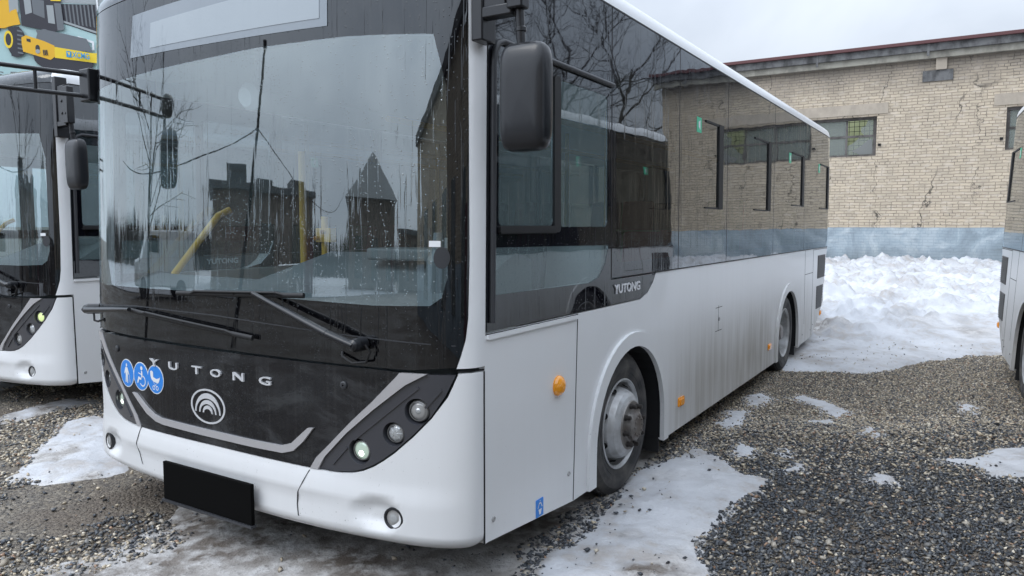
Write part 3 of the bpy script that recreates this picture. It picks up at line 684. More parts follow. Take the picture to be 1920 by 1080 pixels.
    b.box((1.62, W / 2, .36), (.14, W - .9, .12)); b.box((6.13, W / 2, .40), (.2, W - .9, .2)); b.build('chassis', M['gap'], bus)
    b = MB(); b.box((4.4, W / 2, .42), (8.2, W - 1.5, .04)); b.box((3.9, W / 2, .425), (3.3, W - .3, .03)); b.box((7.2, W / 2, .8), (2.7, W - 1.5, .72)); b.box((4.4, W / 2, 1.0), (8.0, W - .14, .02)) if False else None; b.build('floor', M['floor'], bus)
    b = MB(); b.box((4.35, W / 2, 2.60), (8.1, W - .12, .03)); b.box((4.35, .10, 2.52), (8.1, .05, .16)); b.box((4.35, W - .10, 2.52), (8.1, .05, .16))
    b.box((.19, W / 2, 2.56), (.30, W - .35, .10)); b.box((8.5, W / 2, 1.6), (.04, W - .3, 2.2)); b.build('ceiling_lining', M['lining'], bus, bevel=.01)
    for y in (.045, W - .045):
        b = MB(); b.box((4.4, y, 1.16), (8.3, .02, .33)); b.build('wall_lining', M['lining'], bus)
    # dashboard
    b = MB(); prof = [(-.12, 1.28), (.10, 1.33), (.28, 1.43), (.42, 1.49), (.56, 1.46), (.58, .45), (-.06, .45)]
    ys = [.13, 1.30, 1.62, 2.6]; sc_ = [1, 1, .55, .40]
    V = [];
    for y, k in zip(ys, sc_):
        V += [(-.06 + (x + .06) * (k if k == 1 else .5) + (0.05 if y in (ys[0], ys[-1]) else 0), y, z if (k == 1 or z < 1) else 1.27 + (z - 1.27) * .3) for x, z in prof]
    m_ = len(prof); b.add(V, [(i * m_ + j, i * m_ + (j + 1) % m_, (i + 1) * m_ + (j + 1) % m_, (i + 1) * m_ + j) for i in range(3) for j in range(m_)] + [tuple(range(m_)), tuple(reversed(range(3 * m_, 4 * m_)))])
    b.box((.34, .62, 1.49), (.22, .5, .06)); b.build('dashboard', M['dash'], bus, bevel=.012)
    b = MB(); wc = np.array([.74, .62, 1.40]); an = unit([-.35, 0, .9]); a = unit(np.cross(an, [0, 1, 0])); a2 = np.cross(an, a)
    b.tube([wc + (a * math.cos(t) + a2 * math.sin(t)) * .22 for t in np.linspace(0, 2 * math.pi, 29)], .014, 7, cap=False); b.tube([wc, wc - an * .35], .03, 8)
    for t in (0, 2.1, 4.2): b.tube([wc, wc + (a * math.cos(t) + a2 * math.sin(t)) * .22], .01, 6)
    b.build('steering_wheel', M['plastic'], bus)
    def seat(x, y, z, mm):
        b = MB(); b.box((x, y, z), (.40, .42, .08)); b.box((x + .20, y, z + .36), (.07, .42, .66), rot=Matrix.Rotation(R(9), 3, 'Y')); b.box((x + .02, y, z - .24), (.24, .08, .42)); b.build('seat', mm, bus, bevel=.03)
    seat(1.05, .62, .95, M['seatdark'])
    for i, x in enumerate((2.6, 3.5, 4.4, 5.3, 6.2, 7.1)):
        for j, y in enumerate((.38, .82, W - .82, W - .38)):
            if i < 2 and j > 1: continue
            seat(x, y, .90 if i < 4 else 1.25, [M['seatred'], M['seatdark'], M['seatgreen']][(i + j) % 3])
    # cab partition
    b = MB(); b.box((1.45, .70, 1.0), (.03, 1.15, 1.1)); b.build('cab_partition', M['lining'], bus)
    # rails
    for pts in ([(.95, 2.09, .45), (.95, 2.09, 2.12)], [(.95, 1.89, .45), (.95, 1.89, 1.69)], [(.22, 2.58, 1.20), (.30, 2.62, 1.27), (.72, 2.66, 1.70), (.80, 2.64, 1.74)], [(2.4, 1.9, .45), (2.4, 1.9, 2.58)],
                [(3.2, .9, .45), (3.2, .9, 2.58)], [(4.4, 1.9, .45), (4.4, 1.9, 2.58)], [(1.6, 1.9, 2.40), (8.0, 1.9, 2.40)], [(1.6, .9, 2.40), (8.0, .9, 2.40)]):
        b = MB(); b.tube(pts, .023, 10)
        if pts[0][1] == 1.89: b.box((.93, 1.86, 1.57), (.05, .13, .09)); b.lathe([(.014, 0), (.014, .03)], (.90, 1.84, 1.59), (-1, 0, 0), 8); b.lathe([(.014, 0), (.014, .03)], (.90, 1.90, 1.55), (-1, 0, 0), 8)
        b.build('handrail', M['yellow'], bus)
    # cab camera, extinguisher-like bottle and small ceiling fan
    b = MB(); b.lathe([(.0005, .0), (.05, .01), (.055, .06), (.055, .42), (.03, .47), (.02, .55), (.0005, .55)], (.16, .36, 1.05), (0, 0, 1), 18); b.build('cab_bottle', M['bottle'], bus)
    b = MB(); O = np.array([.10, 1.53, 2.31]); b.lathe([(.0005, -.03), (.07, -.02), (.075, .02), (.05, .05), (.0005, .055)], O, (-1, 0, -.2), 18); b.tube([O, O + np.array([.03, 0, .2])], .012, 6); b.build('cab_fan', M['lining'], bus)
    # ---- driver side mirror
    mr_ = empty('driver_mirror'); mr_.parent = bus
    b = MB(); cy, cx_, z0 = -.215, -.02, 2.135; hw, hh, dp = .108, .212, .055
    nu, nv = 28, 12; VV, NNl, FF = [], [], []
    def sup(t, e): c_, s_ = math.cos(t), math.sin(t); return math.copysign(abs(c_) ** e, c_), math.copysign(abs(s_) ** e, s_)
    for j in range(nv + 1):
        ph = -math.pi / 2 + math.pi * j / nv; cp_, sp_ = sup(ph, .55)
        for i in range(nu):
            cc, ss = sup(2 * math.pi * i / nu, .38); VV.append((cx_ + sp_ * dp, cy + cc * hw * cp_, z0 + ss * hh * cp_))
    VA = np.array(VV).reshape(nv + 1, nu, 3)
    du = np.roll(VA, -1, 1) - np.roll(VA, 1, 1); dv = np.gradient(VA, axis=0); nn_ = np.cross(du, dv); nn_ /= np.linalg.norm(nn_, axis=-1, keepdims=True) + 1e-9
    cen = VA - np.array([cx_, cy, z0]); sg_ = np.sign((nn_ * cen).sum(-1, keepdims=True)); nn_ = nn_ * np.where(sg_ == 0, 1, sg_)
    nn_[0] = (-1, 0, 0); nn_[-1] = (1, 0, 0)
    b.add(VV, [(j * nu + i, j * nu + (i + 1) % nu, (j + 1) * nu + (i + 1) % nu, (j + 1) * nu + i) for j in range(nv) for i in range(nu)], 0, nn_.reshape(-1, 3))
    b.build('mirror_head', M['wetplastic'], mr_)
    b = MB(); px = -.02
    b.box((px, -.015, 2.62), (.10, .055, .50)); b.box((px - .01, -.085, 2.64), (.06, .12, .30)); b.box((px - .02, -.100, 2.475), (.055, .15, .045)); b.box((px - .03, -.195, 2.62), (.06, .07, .30))
    for z_ in (2.56, 2.66): b.lathe([(.013, 0), (.011, .006), (.0005, .008)], (px - .04, -.110, z_), (-1, 0, 0), 12)
    b.lathe([(.010, 0), (.009, .004), (.0005, .005)], (px - .06, -.195, 2.55), (-1, 0, 0), 12)
    b.build('mirror_bracket', M['wetplastic'], mr_, bevel=.006)
    b = MB(); b.tube([(px - .02, -.195, 2.50), (px - .01, -.20, 2.33)], .018, 12); b.lathe([(.018, 0), (.022, .004), (.022, .018), (.018, .022)], (px - .012, -.199, 2.385), (0, 0, 1), 14); b.build('mirror_post', M['wetplastic'], mr_)
    # ---- kerb side mirror on its long double arm
    m2 = empty('kerb_mirror'); m2.parent = bus
    A0 = np.array([-.05, W - .0, 2.455]); A1 = np.array([-.95, W + .36, 2.48])
    b = MB(); b.box(A0 + np.array([-.02, .0, .0]), (.07, .10, .19)); b.build('mirror_bracket', M['wetplastic'], m2, bevel=.008)
    b = MB(); up = np.array([0, 0, .062])
    b.tube([A0 + up, A1 + up], .013, 8); b.tube([A0 - up, A1 - up], .013, 8); b.tube([A1 + up * 1.2, A1 - up * 3], .014, 8)
    for t in (.3, .62): b.tube([A0 + (A1 - A0) * t + up, A0 + (A1 - A0) * t - up], .010, 8)
    b.build('mirror_arm', M['wetplastic'], m2)
    def head(b, c, hw, hh, dp):
        VV = []
        for j in range(nv + 1):
            ph = -math.pi / 2 + math.pi * j / nv; cp_, sp_ = sup(ph, .55)
            for i in range(nu):
                cc, ss = sup(2 * math.pi * i / nu, .38 if hh > hw else 1); VV.append((c[0] + sp_ * dp, c[1] + cc * hw * cp_, c[2] + ss * hh * cp_))
        b.add(VV, [(j * nu + i, j * nu + (i + 1) % nu, (j + 1) * nu + (i + 1) % nu, (j + 1) * nu + i) for j in range(nv) for i in range(nu)])
    b = MB(); head(b, A1 + np.array([.04, -.16, -.36]), .105, .20, .05); b.build('mirror_head', M['wetplastic'], m2)
    b = MB(); head(b, A1 + np.array([-.02, -.02, .02]), .085, .085, .04); b.tube([A1 - up * 2, A1 + np.array([.04, -.16, -.2])], .01, 6); b.build('round_mirror', M['wetplastic'], m2)
    return bus

A = R(31.6175); U0 = 2.6048; NN0 = -1.7414
Lv = np.array([math.sin(A), math.cos(A), 0]); Nv = np.array([math.cos(A), -math.sin(A), 0])
def LN(l, n, z=0): return Vector(tuple(Lv * l + Nv * n + np.array([0, 0, z])))
bus = build_bus()
GRP = 'white city buses parked side by side'
bus.location = LN(U0, NN0); bus.rotation_euler = (0, 0, math.pi / 2 - A)
setp(bus, 'large white city bus in the foreground with blue access stickers and a black front plate', 'bus', GRP)
def copy_tree(o, parent=None):
    c = o.copy(); scene.collection.objects.link(c); c.parent = parent
    for ch in [q for q in o.children]: copy_tree(ch, c)
    return c
b2 = copy_tree(bus); b3 = copy_tree(bus)
b2['label'] = 'white city bus at the left edge of the photo, parked below the billboard'
b3['label'] = 'white city bus at the right edge showing only its rear corner and wheel'
# ------------------------------------------------------------------ place the other buses
b2.location = (-3.762, 6.41, 0); b2.rotation_euler = (R(-1.0), 0, math.pi / 2 - A)
A3 = R(27.8)
for hd in [c for c in b2.children if c.name.startswith('headlight')]:
    lm = [c for c in hd.children if c.name.startswith('lamp') and not c.name.startswith('lamp_trim')]
    for c in lm:
        top = c.data.materials[0] == M['lampdull']; low = c.data.materials[0] == M['lamplit']
        if top or low:
            c.material_slots[0].link = 'OBJECT'; c.material_slots[0].material = M['lampyel'] if top else M['lampdull']
            c.material_slots[2].link = 'OBJECT'; c.material_slots[2].material = M['lampyel'] if top else M['lampglass']
        if top: c['label'] = 'lit yellow-green upper lamp'
        if low: c['label'] = 'unlit lower lamp'
b3.location = (4.17, .0, -.06); b3.rotation_euler = (R(2.2), 0, math.pi / 2 - A3)

# ------------------------------------------------------------------ noise for terrain
def vnoise(x, y, sc, seed=0):
    x = x * sc + seed * 17.3; y = y * sc - seed * 9.1
    xi, yi = np.floor(x).astype(int), np.floor(y).astype(int); fx, fy = x - xi, y - yi
    fx = fx * fx * (3 - 2 * fx); fy = fy * fy * (3 - 2 * fy)
    def hsh(a, b):
        h_ = (a * 374761393 + b * 668265263 + seed * 1442695) & 0xffffffff; h_ = ((h_ ^ (h_ >> 13)) * 1274126177) & 0xffffffff
        return ((h_ ^ (h_ >> 16)) & 0xffff) / 65535.0
    a, b, c, d = hsh(xi, yi), hsh(xi + 1, yi), hsh(xi, yi + 1), hsh(xi + 1, yi + 1)
    return (a * (1 - fx) + b * fx) * (1 - fy) + (c * (1 - fx) + d * fx) * fy
def fbm(x, y, sc, o=5, seed=0, g=.5):
    r = 0; a = 1; t = 0
    for i in range(o): r = r + a * vnoise(x, y, sc * 2 ** i, seed + i); t += a; a *= g
    return r / t
def sdist(X, Y, poly):
    """signed distance, positive inside"""
    d = np.full(X.shape, 1e9); ins = np.zeros(X.shape, bool); n = len(poly)
    for i in range(n):
        (x1, y1), (x2, y2) = poly[i], poly[(i + 1) % n]; dx, dy = x2 - x1, y2 - y1
        t = np.clip(((X - x1) * dx + (Y - y1) * dy) / (dx * dx + dy * dy + 1e-12), 0, 1)
        d = np.minimum(d, (X - x1 - t * dx) ** 2 + (Y - y1 - t * dy) ** 2)
        if y1 != y2:
            c = ((y1 > Y) != (y2 > Y)) & (X < (x2 - x1) * (Y - y1) / (y2 - y1) + x1); ins ^= c
    d = np.sqrt(d); return np.where(ins, d, -d)
PA = dict(
A=[(-0.05,3.0),(0.10,3.55),(0.34,3.87),(0.50,4.2),(0.62,4.55),(0.85,4.95),(1.12,5.22),(1.35,5.50),(1.46,5.27),(1.50,4.89),(1.65,4.75),(1.72,4.91),(2.05,5.21),(2.01,4.91),(1.95,4.83),(1.68,4.78),(1.68,4.65),(1.57,4.46),(1.39,4.33),(1.24,4.12),(1.11,3.87),(1.01,3.76),(0.99,3.55),(0.98,3.0)],
B=[(1.66,5.90),(1.86,6.42),(2.11,6.55),(2.07,6.36),(1.84,5.98),(1.66,5.79)],
B2=[(2.18,7.02),(2.46,7.23),(2.48,6.96),(2.35,6.77),(2.15,6.67)],
C=[(2.59,7.02),(2.80,7.18),(2.98,6.87),(3.02,6.51),(3.05,6.42),(2.79,6.15),(2.65,5.93),(2.33,6.02),(2.36,6.15),(2.62,6.24),(2.70,6.61),(2.61,6.87)],
D=[(2.75,5.79),(2.92,5.97),(2.94,5.79),(2.81,5.69)],
E=[(1.55,5.27),(1.70,5.51),(1.78,5.37),(1.69,5.21),(1.56,5.17)],
E2=[(1.89,5.29),(2.00,5.38),(2.02,5.27),(1.94,5.22)],
F=[(2.95,5.12),(3.37,5.27),(3.57,5.40),(3.98,5.48),(4.18,5.27),(3.70,4.65),(3.25,4.63),(3.04,4.68),(3.05,4.86),(2.93,5.03)],
G=[(2.27,4.65),(2.39,4.82),(2.51,4.70),(2.45,4.57),(2.31,4.58)],
H=[(3.95,6.47),(4.19,6.77),(4.20,6.59),(4.03,6.38)],
L1=[(-3.33,4.56),(-3.27,4.67),(-3.34,5.03),(-3.48,5.28),(-3.61,5.65),(-3.77,6.10),(-3.56,6.36),(-3.12,6.15),(-2.68,5.27),(-2.59,4.83),(-2.70,4.73),(-2.83,4.69),(-2.96,4.61),(-3.13,4.62)],
L3=[(-4.40,6.06),(-4.34,6.24),(-4.31,6.61),(-4.13,6.96),(-3.87,6.92),(-3.79,6.77),(-4.02,6.61),(-4.12,6.32),(-4.22,6.06)],
L4=[(-5.24,7.05),(-5.11,7.37),(-4.92,7.57),(-5.09,7.84),(-5.66,7.84)])
ICE = [(-2.5,3.0),(-2.33,3.35),(-2.27,3.44),(-2.22,3.53),(-2.09,3.67),(-1.97,3.87),(-1.95,4.11),(-1.99,4.35),(-1.83,4.46),(-0.89,4.70),(0.14,5.1),(0.85,5.6),(1.45,6.0),(1.5,5.5),(1.2,5.0),(0.9,4.5),(0.5,3.87),(0.3,3.55),(0.2,3.0)]
def snow_fields(X, Y):
    """height of clean snow, of grey ice, and the brown dirt mask"""
    wx = X + .13 * (fbm(X, Y, 3, 4, 3) - .5) + .055 * (fbm(X, Y, 14, 3, 5) - .5); wy = Y + .18 * (fbm(X, Y, 3, 4, 8) - .5) + .07 * (fbm(X, Y, 14, 3, 9) - .5)
    h = np.full(X.shape, -.05); dd = np.full(X.shape, -9.)
    for k, p in PA.items():
        d = sdist(wx, wy, p) + (.0 if k in ('A', 'L1', 'F', 'C') else .05); a = .036 if k in 'AL1' else .03
        h = np.maximum(h, np.where(d > 0, a * (1 - np.exp(-d / .16)) * (.75 + .6 * fbm(X, Y, 5, 4, 12)), d * .5)); dd = np.maximum(dd, d)
    di = sdist(wx, wy, ICE); hi = np.where(di > 0, .016 * (1 - np.exp(-di / .2)), di * .4)
    dirt = np.where(hi > h, 1.0, np.clip(.55 - dd / .11, 0, .6) + np.clip(fbm(X, Y, 4.5, 4, 71) - .50, 0, 1) * 6 * np.clip((1.25 - X) / .8, .15, 1))
    hh = np.maximum(h, hi)
    # the far field: everything beyond the front edge
    l = X * Lv[0] + Y * Lv[1]; n = X * Nv[0] + Y * Nv[1]
    edge = 9.35 + .9 * (fbm(n + 50, n * 0, .9, 4, 4) - .5) + .5 * (fbm(X, Y, 1.5, 3, 6) - .5) - .35 * np.clip(1 - np.abs(n + 1.6), 0, 1)
    q = np.clip((n + 1.1) / 1.5, 0, 1); edge = edge + 2.0 * q * q * (3 - 2 * q) - .1
    d = l - edge
    rise = np.clip((l - 11.0) / 11.5, 0, 1); rise = rise ** .8 * .53
    bil = np.abs(fbm(X, Y, 1.3, 5, 21) - .5) * 2; lump = (1 - bil) ** 2.0
    lump2 = fbm(X, Y, 3.2, 5, 31, .62); chunks = np.clip(fbm(X, Y, 2.1, 3, 41) - .52, 0, 1) * 2.2
    amp = np.clip((d - .9) / 2.6, 0.10, 1) * 1.0
    far = np.where(d > 0, .07 * (1 - np.exp(-d / .35)) + rise + amp * (.10 * lump + .24 * (lump2 - .45) + .24 * chunks * lump2 + .13 * (fbm(X, Y, 6.5, 4, 61, .6) - .5) + .11 * np.clip(fbm(X, Y, 3.6, 2, 81) - .60, 0, .12) / .12 * (.4 + fbm(X, Y, 8, 3, 83))), d * .3)
    dirtf = np.clip(fbm(X, Y, .9, 4, 77) - .60, 0, 1) * 6 * np.clip(1.6 - (l - 9) / 4, .12, 1)
    use = far > hh
    return np.where(use, far, hh), np.where(use, np.clip(dirtf, 0, 1), dirt), use
def grid_mesh(name, mat_, x0, x1, y0, y1, st, keep=None, **k):
    xs = np.arange(x0, x1, st); ys = np.arange(y0, y1, st); X, Y = np.meshgrid(xs, ys); nx, ny = len(xs), len(ys)
    H, D, U = snow_fields(X, Y)
    rough = .014 * (fbm(X, Y, 20, 3, 55) - .5) + .030 * (fbm(X, Y, 7, 4, 56) - .5)
    H = H + rough * np.clip(H * 40, 0, 1)
    ok = H > -.012
    if keep is not None: ok &= keep(X, Y)
    q = ok[:-1, :-1] | ok[1:, :-1] | ok[:-1, 1:] | ok[1:, 1:]
    if keep is not None: q &= keep(X[:-1, :-1], Y[:-1, :-1])
    j, i = np.nonzero(q); a = j * nx + i; F = np.stack([a, a + 1, a + nx + 1, a + nx], 1)
    u, inv = np.unique(F, return_inverse=True); V = np.stack([X.ravel()[u], Y.ravel()[u], H.ravel()[u]], 1); F = inv.reshape(-1, 4)
    me = fast_mesh(name, V, F); me.materials.append(mat_); me.polygons.foreach_set('use_smooth', np.ones(len(F), bool))
    at = me.attributes.new('dirt', 'FLOAT', 'POINT'); at.data.foreach_set('value', D.ravel()[u].astype(np.float32))
    o = bpy.data.objects.new(name, me); scene.collection.objects.link(o); return setp(o, **k)
def fast_mesh(name, V, F):
    me = bpy.data.meshes.new(name); n = F.shape[1]
    me.vertices.add(len(V)); me.vertices.foreach_set('co', V.astype(np.float32).ravel())
    me.loops.add(F.size); me.loops.foreach_set('vertex_index', F.astype(np.int32).ravel())
    me.polygons.add(len(F)); me.polygons.foreach_set('loop_start', np.arange(0, F.size, n, dtype=np.int32)); me.polygons.foreach_set('loop_total', np.full(len(F), n, np.int32))
    me.update(calc_edges=True); return me

# ------------------------------------------------------------------ ground and snow materials
m = mat('gravel_ground', (.1, .09, .08), .8); g = NG(m); v = g.obj()
v1 = g.n('ShaderNodeTexVoronoi', {'Vector': v, 'Scale': 42.0}); v2 = g.n('ShaderNodeTexVoronoi', {'Vector': v, 'Scale': 95.0})
r1 = g.n('ShaderNodeSeparateColor', {0: v1.outputs['Color']}); r2 = g.n('ShaderNodeSeparateColor', {0: v2.outputs['Color']})
tone = g.mix(.5, g.ramp(r1.outputs[0], [(0, (.04, .04, .042)), (.45, (.14, .122, .10)), (.8, (.27, .225, .165)), (1, (.42, .38, .31))]), g.ramp(r2.outputs[0], [(0, (.03, .03, .03)), (.6, (.12, .105, .085)), (1, (.30, .26, .20))]))
mud = g.noise(v, .8, 5, .6); tone = g.mix(g.ramp(mud, [(.42, 0), (.58, .75)]), tone, (.12, .092, .068))
wet = g.noise(v, .5, 3)
g.link(tone, 'Base Color'); g.link(g.ramp(wet, [(.4, .45), (.6, .85)]), 'Roughness')
hh = g.math('ADD', g.math('MULTIPLY', v1.outputs['Distance'], -1.0), g.math('MULTIPLY', v2.outputs['Distance'], -.5)); g.link(g.bump(hh, .8, .02), 'Normal'); M['ground'] = m
m = mat('snow', (.8, .82, .85), .55); g = NG(m); v = g.obj()
at = g.n('ShaderNodeAttribute', attribute_name='dirt').outputs['Fac']
n1 = g.noise(v, 1.6, 6, .6); n2 = g.noise(v, 9, 5, .65); n3 = g.noise(v, 45, 3, .6)
clean = g.mix(g.ramp(n1, [(.35, 0), (.62, 1)]), (.60, .61, .635), (.45, .455, .47))
clean = g.mix(g.ramp(g.math('MULTIPLY', n2, n1), [(.25, 0), (.36, .5)]), clean, (.36, .31, .265))
ice = g.mix(g.ramp(n1, [(.34, 0), (.58, 1)]), (.50, .48, .46), (.16, .135, .115)); ice = g.mix(g.ramp(n2, [(.45, 0), (.62, .75)]), ice, (.62, .61, .60))
spk = g.ramp(n3, [(.57, 0), (.66, .8)]); ice = g.mix(g.math('MULTIPLY', spk, .5), ice, (.05, .045, .04))
sp2 = g.ramp(g.noise(v, 70, 2), [(.71, 0), (.74, .8)]); clean = g.mix(g.math('MULTIPLY', sp2, g.ramp(n2, [(.4, 0), (.6, 1)])), clean, (.10, .09, .08))
g.link(g.mix(at, clean, ice), 'Base Color'); g.link(g.math('SUBTRACT', .6, g.math('MULTIPLY', at, .28)), 'Roughness')
g.link(g.bump(g.math('ADD', n2, g.math('MULTIPLY', n3, .5)), .5, .02), 'Normal')
g.b.inputs['Subsurface Weight'].default_value = .0; M['snow'] = m

b = MB(); E_ = 600.0; b.add([(-E_, -E_, 0), (E_, -E_, 0), (E_, E_, 0), (-E_, E_, 0)], [(0, 1, 2, 3)]); b.build('ground', M['ground'], kind='structure')
def lkeep(lo, hi, nlo, nhi):
    def f(X, Y):
        l = X * Lv[0] + Y * Lv[1]; n = X * Nv[0] + Y * Nv[1]; return (l >= lo) & (l < hi) & (n >= nlo) & (n < nhi)
    return f
grid_mesh('snow_patches', M['snow'], -6.0, 5.6, 2.2, 8.0, .022, keep=lambda X, Y: (X * Lv[0] + Y * Lv[1] < 8.2), kind='stuff', label='melting patches of dirty snow and grey ice on the gravel around the large bus')
def kb(X, Y):
    l = X * Lv[0] + Y * Lv[1]; n = X * Nv[0] + Y * Nv[1]; return (l >= 8.2) & (l < 22.95) & (n > -13) & (n < 9) & (X < 16)
grid_mesh('snow_bank', M['snow'], -8, 16, 3.5, 26, .055, keep=kb, kind='stuff', label='lumpy white snow heaped between the buses and the brick wall')

# ------------------------------------------------------------------ gravel stones
m = mat('gravel_stones', (.1, .1, .1), .55); g = NG(m); c = g.n('ShaderNodeAttribute', attribute_name='stone').outputs['Color']
g.link(c, 'Base Color'); g.b.inputs['Roughness'].default_value = .5; M['stone'] = m
def stones(name, N, xr, yr, smin, smax, seed, label):
    rg = np.random.default_rng(seed); X = rg.uniform(*xr, N * 2); Y = yr[0] + (yr[1] - yr[0]) * rg.random(N * 2) ** 1.15
    ok = (np.abs(X) < Y * .80 + .3)
    l = X * Lv[0] + Y * Lv[1]; n = X * Nv[0] + Y * Nv[1]
    ok &= ~((n < -2.1) & (n > -4.3) & (l > 3.2) & (l < 11))     # nothing seen under the bus
    mudm = fbm(X, Y, .9, 4, 91)
    left = X < -.8; ok &= ~(left & (mudm > .53) & (rg.random(N * 2) < .93))
    X, Y = X[ok][:N], Y[ok][:N]; n_ = len(X); H, D, U = snow_fields(X, Y); k = (H < .012) | ((rg.random(n_) < .02) & (H < .12) & (fbm(X, Y, 2.5, 3, 17) > .5)); X, Y, H = X[k], Y[k], H[k]; n_ = len(X)
    sz = smin + (smax - smin) * rg.random(n_) ** 2.2
    big = rg.random(n_) < .012; sz = np.where(big, sz * 1.7, sz)
    base_ = np.array([(1, 0, 0), (-.9, .2, .1), (.1, 1, .1), (0, -1, 0), (.2, .1, 1), (-.1, 0, -1), (.6, .6, .6), (-.6, -.5, .7)])
    F0 = np.array([(0, 2, 6), (2, 4, 6), (4, 0, 6), (2, 1, 4), (1, 3, 7), (3, 4, 7), (4, 1, 7), (3, 0, 4), (0, 3, 5), (3, 1, 5), (1, 2, 5), (2, 0, 5)])
    V = base_[None] * (1 + .45 * (rg.random((n_, 8, 1)) - .5)) + .18 * (rg.random((n_, 8, 3)) - .5)
    V *= np.stack([np.ones(n_), .55 + .4 * rg.random(n_), .32 + .35 * rg.random(n_)], 1)[:, None]
    tl = rg.normal(0, .32, (n_, 2)); a = rg.random(n_) * 6.283
    x, y, z = V[..., 0], V[..., 1], V[..., 2]
    z2 = z + x * np.sin(tl[:, :1]) + y * np.sin(tl[:, 1:]); ca, sa = np.cos(a)[:, None], np.sin(a)[:, None]
    V = np.stack([x * ca - y * sa, x * sa + y * ca, z2], -1) * (sz / 2)[:, None, None]
    V += np.stack([X, Y, np.where(H > .012, H, np.maximum(H, 0) * .6) + sz * .12 + .004 * rg.random(n_)], 1)[:, None]
    F = (F0[None] + (np.arange(n_) * 8)[:, None, None]).reshape(-1, 3)
    me = fast_mesh(name, V.reshape(-1, 3), F); me.materials.append(M['stone'])
    pal = np.array([(.045, .050, .058), (.085, .092, .102), (.030, .031, .034), (.17, .165, .155), (.31, .265, .205), (.44, .37, .27), (.56, .50, .40), (.28, .18, .12)])
    pd = np.array([.34, .26, .17, .11, .05, .03, .02, .02]); pt = np.array([.04, .10, .03, .18, .26, .23, .12, .04])
    dark = np.clip((6.1 - Y) / 1.6 + .8 * (fbm(X, Y, 1.2, 3, 15) - .5), 0, 1)
    dl = np.clip(1.5 - np.abs(Y - (4.15 - .0 * X)) / .45, 0, 1) * .75 + .08; dark = np.where(X < -.8, dl, dark)
    cd = np.cumsum(pd) / pd.sum(); ct = np.cumsum(pt) / pt.sum(); u = rg.random(n_)
    idx = np.where(rg.random(n_) < dark, np.searchsorted(cd, u), np.searchsorted(ct, u)); C = pal[np.clip(idx, 0, 7)] * (.92 + .5 * rg.random((n_, 1)))
    C = np.where((big & (rg.random(n_) < .5))[:, None], np.array([.40, .36, .30]), C)
    col = np.concatenate([np.repeat(C, 8, 0), np.ones((n_ * 8, 1))], 1)
    at = me.color_attributes.new('stone', 'FLOAT_COLOR', 'POINT'); at.data.foreach_set('color', col.astype(np.float32).ravel())
    o = bpy.data.objects.new(name, me); scene.collection.objects.link(o); return setp(o, kind='stuff', label=label)
stones('gravel', 85000, (-.9, 4.6), (2.5, 6.3), .009, .036, 1, 'dark crushed stone on the ground right of the large bus')
stones('gravel', 85000, (.8, 7.6), (5.8, 10.9), .012, .028, 2, 'paler gravel between the two buses in front of the snow')
stones('gravel', 55000, (-6.5, -.9), (2.6, 9.0), .009, .036, 3, 'dark and tan gravel left of the large bus')

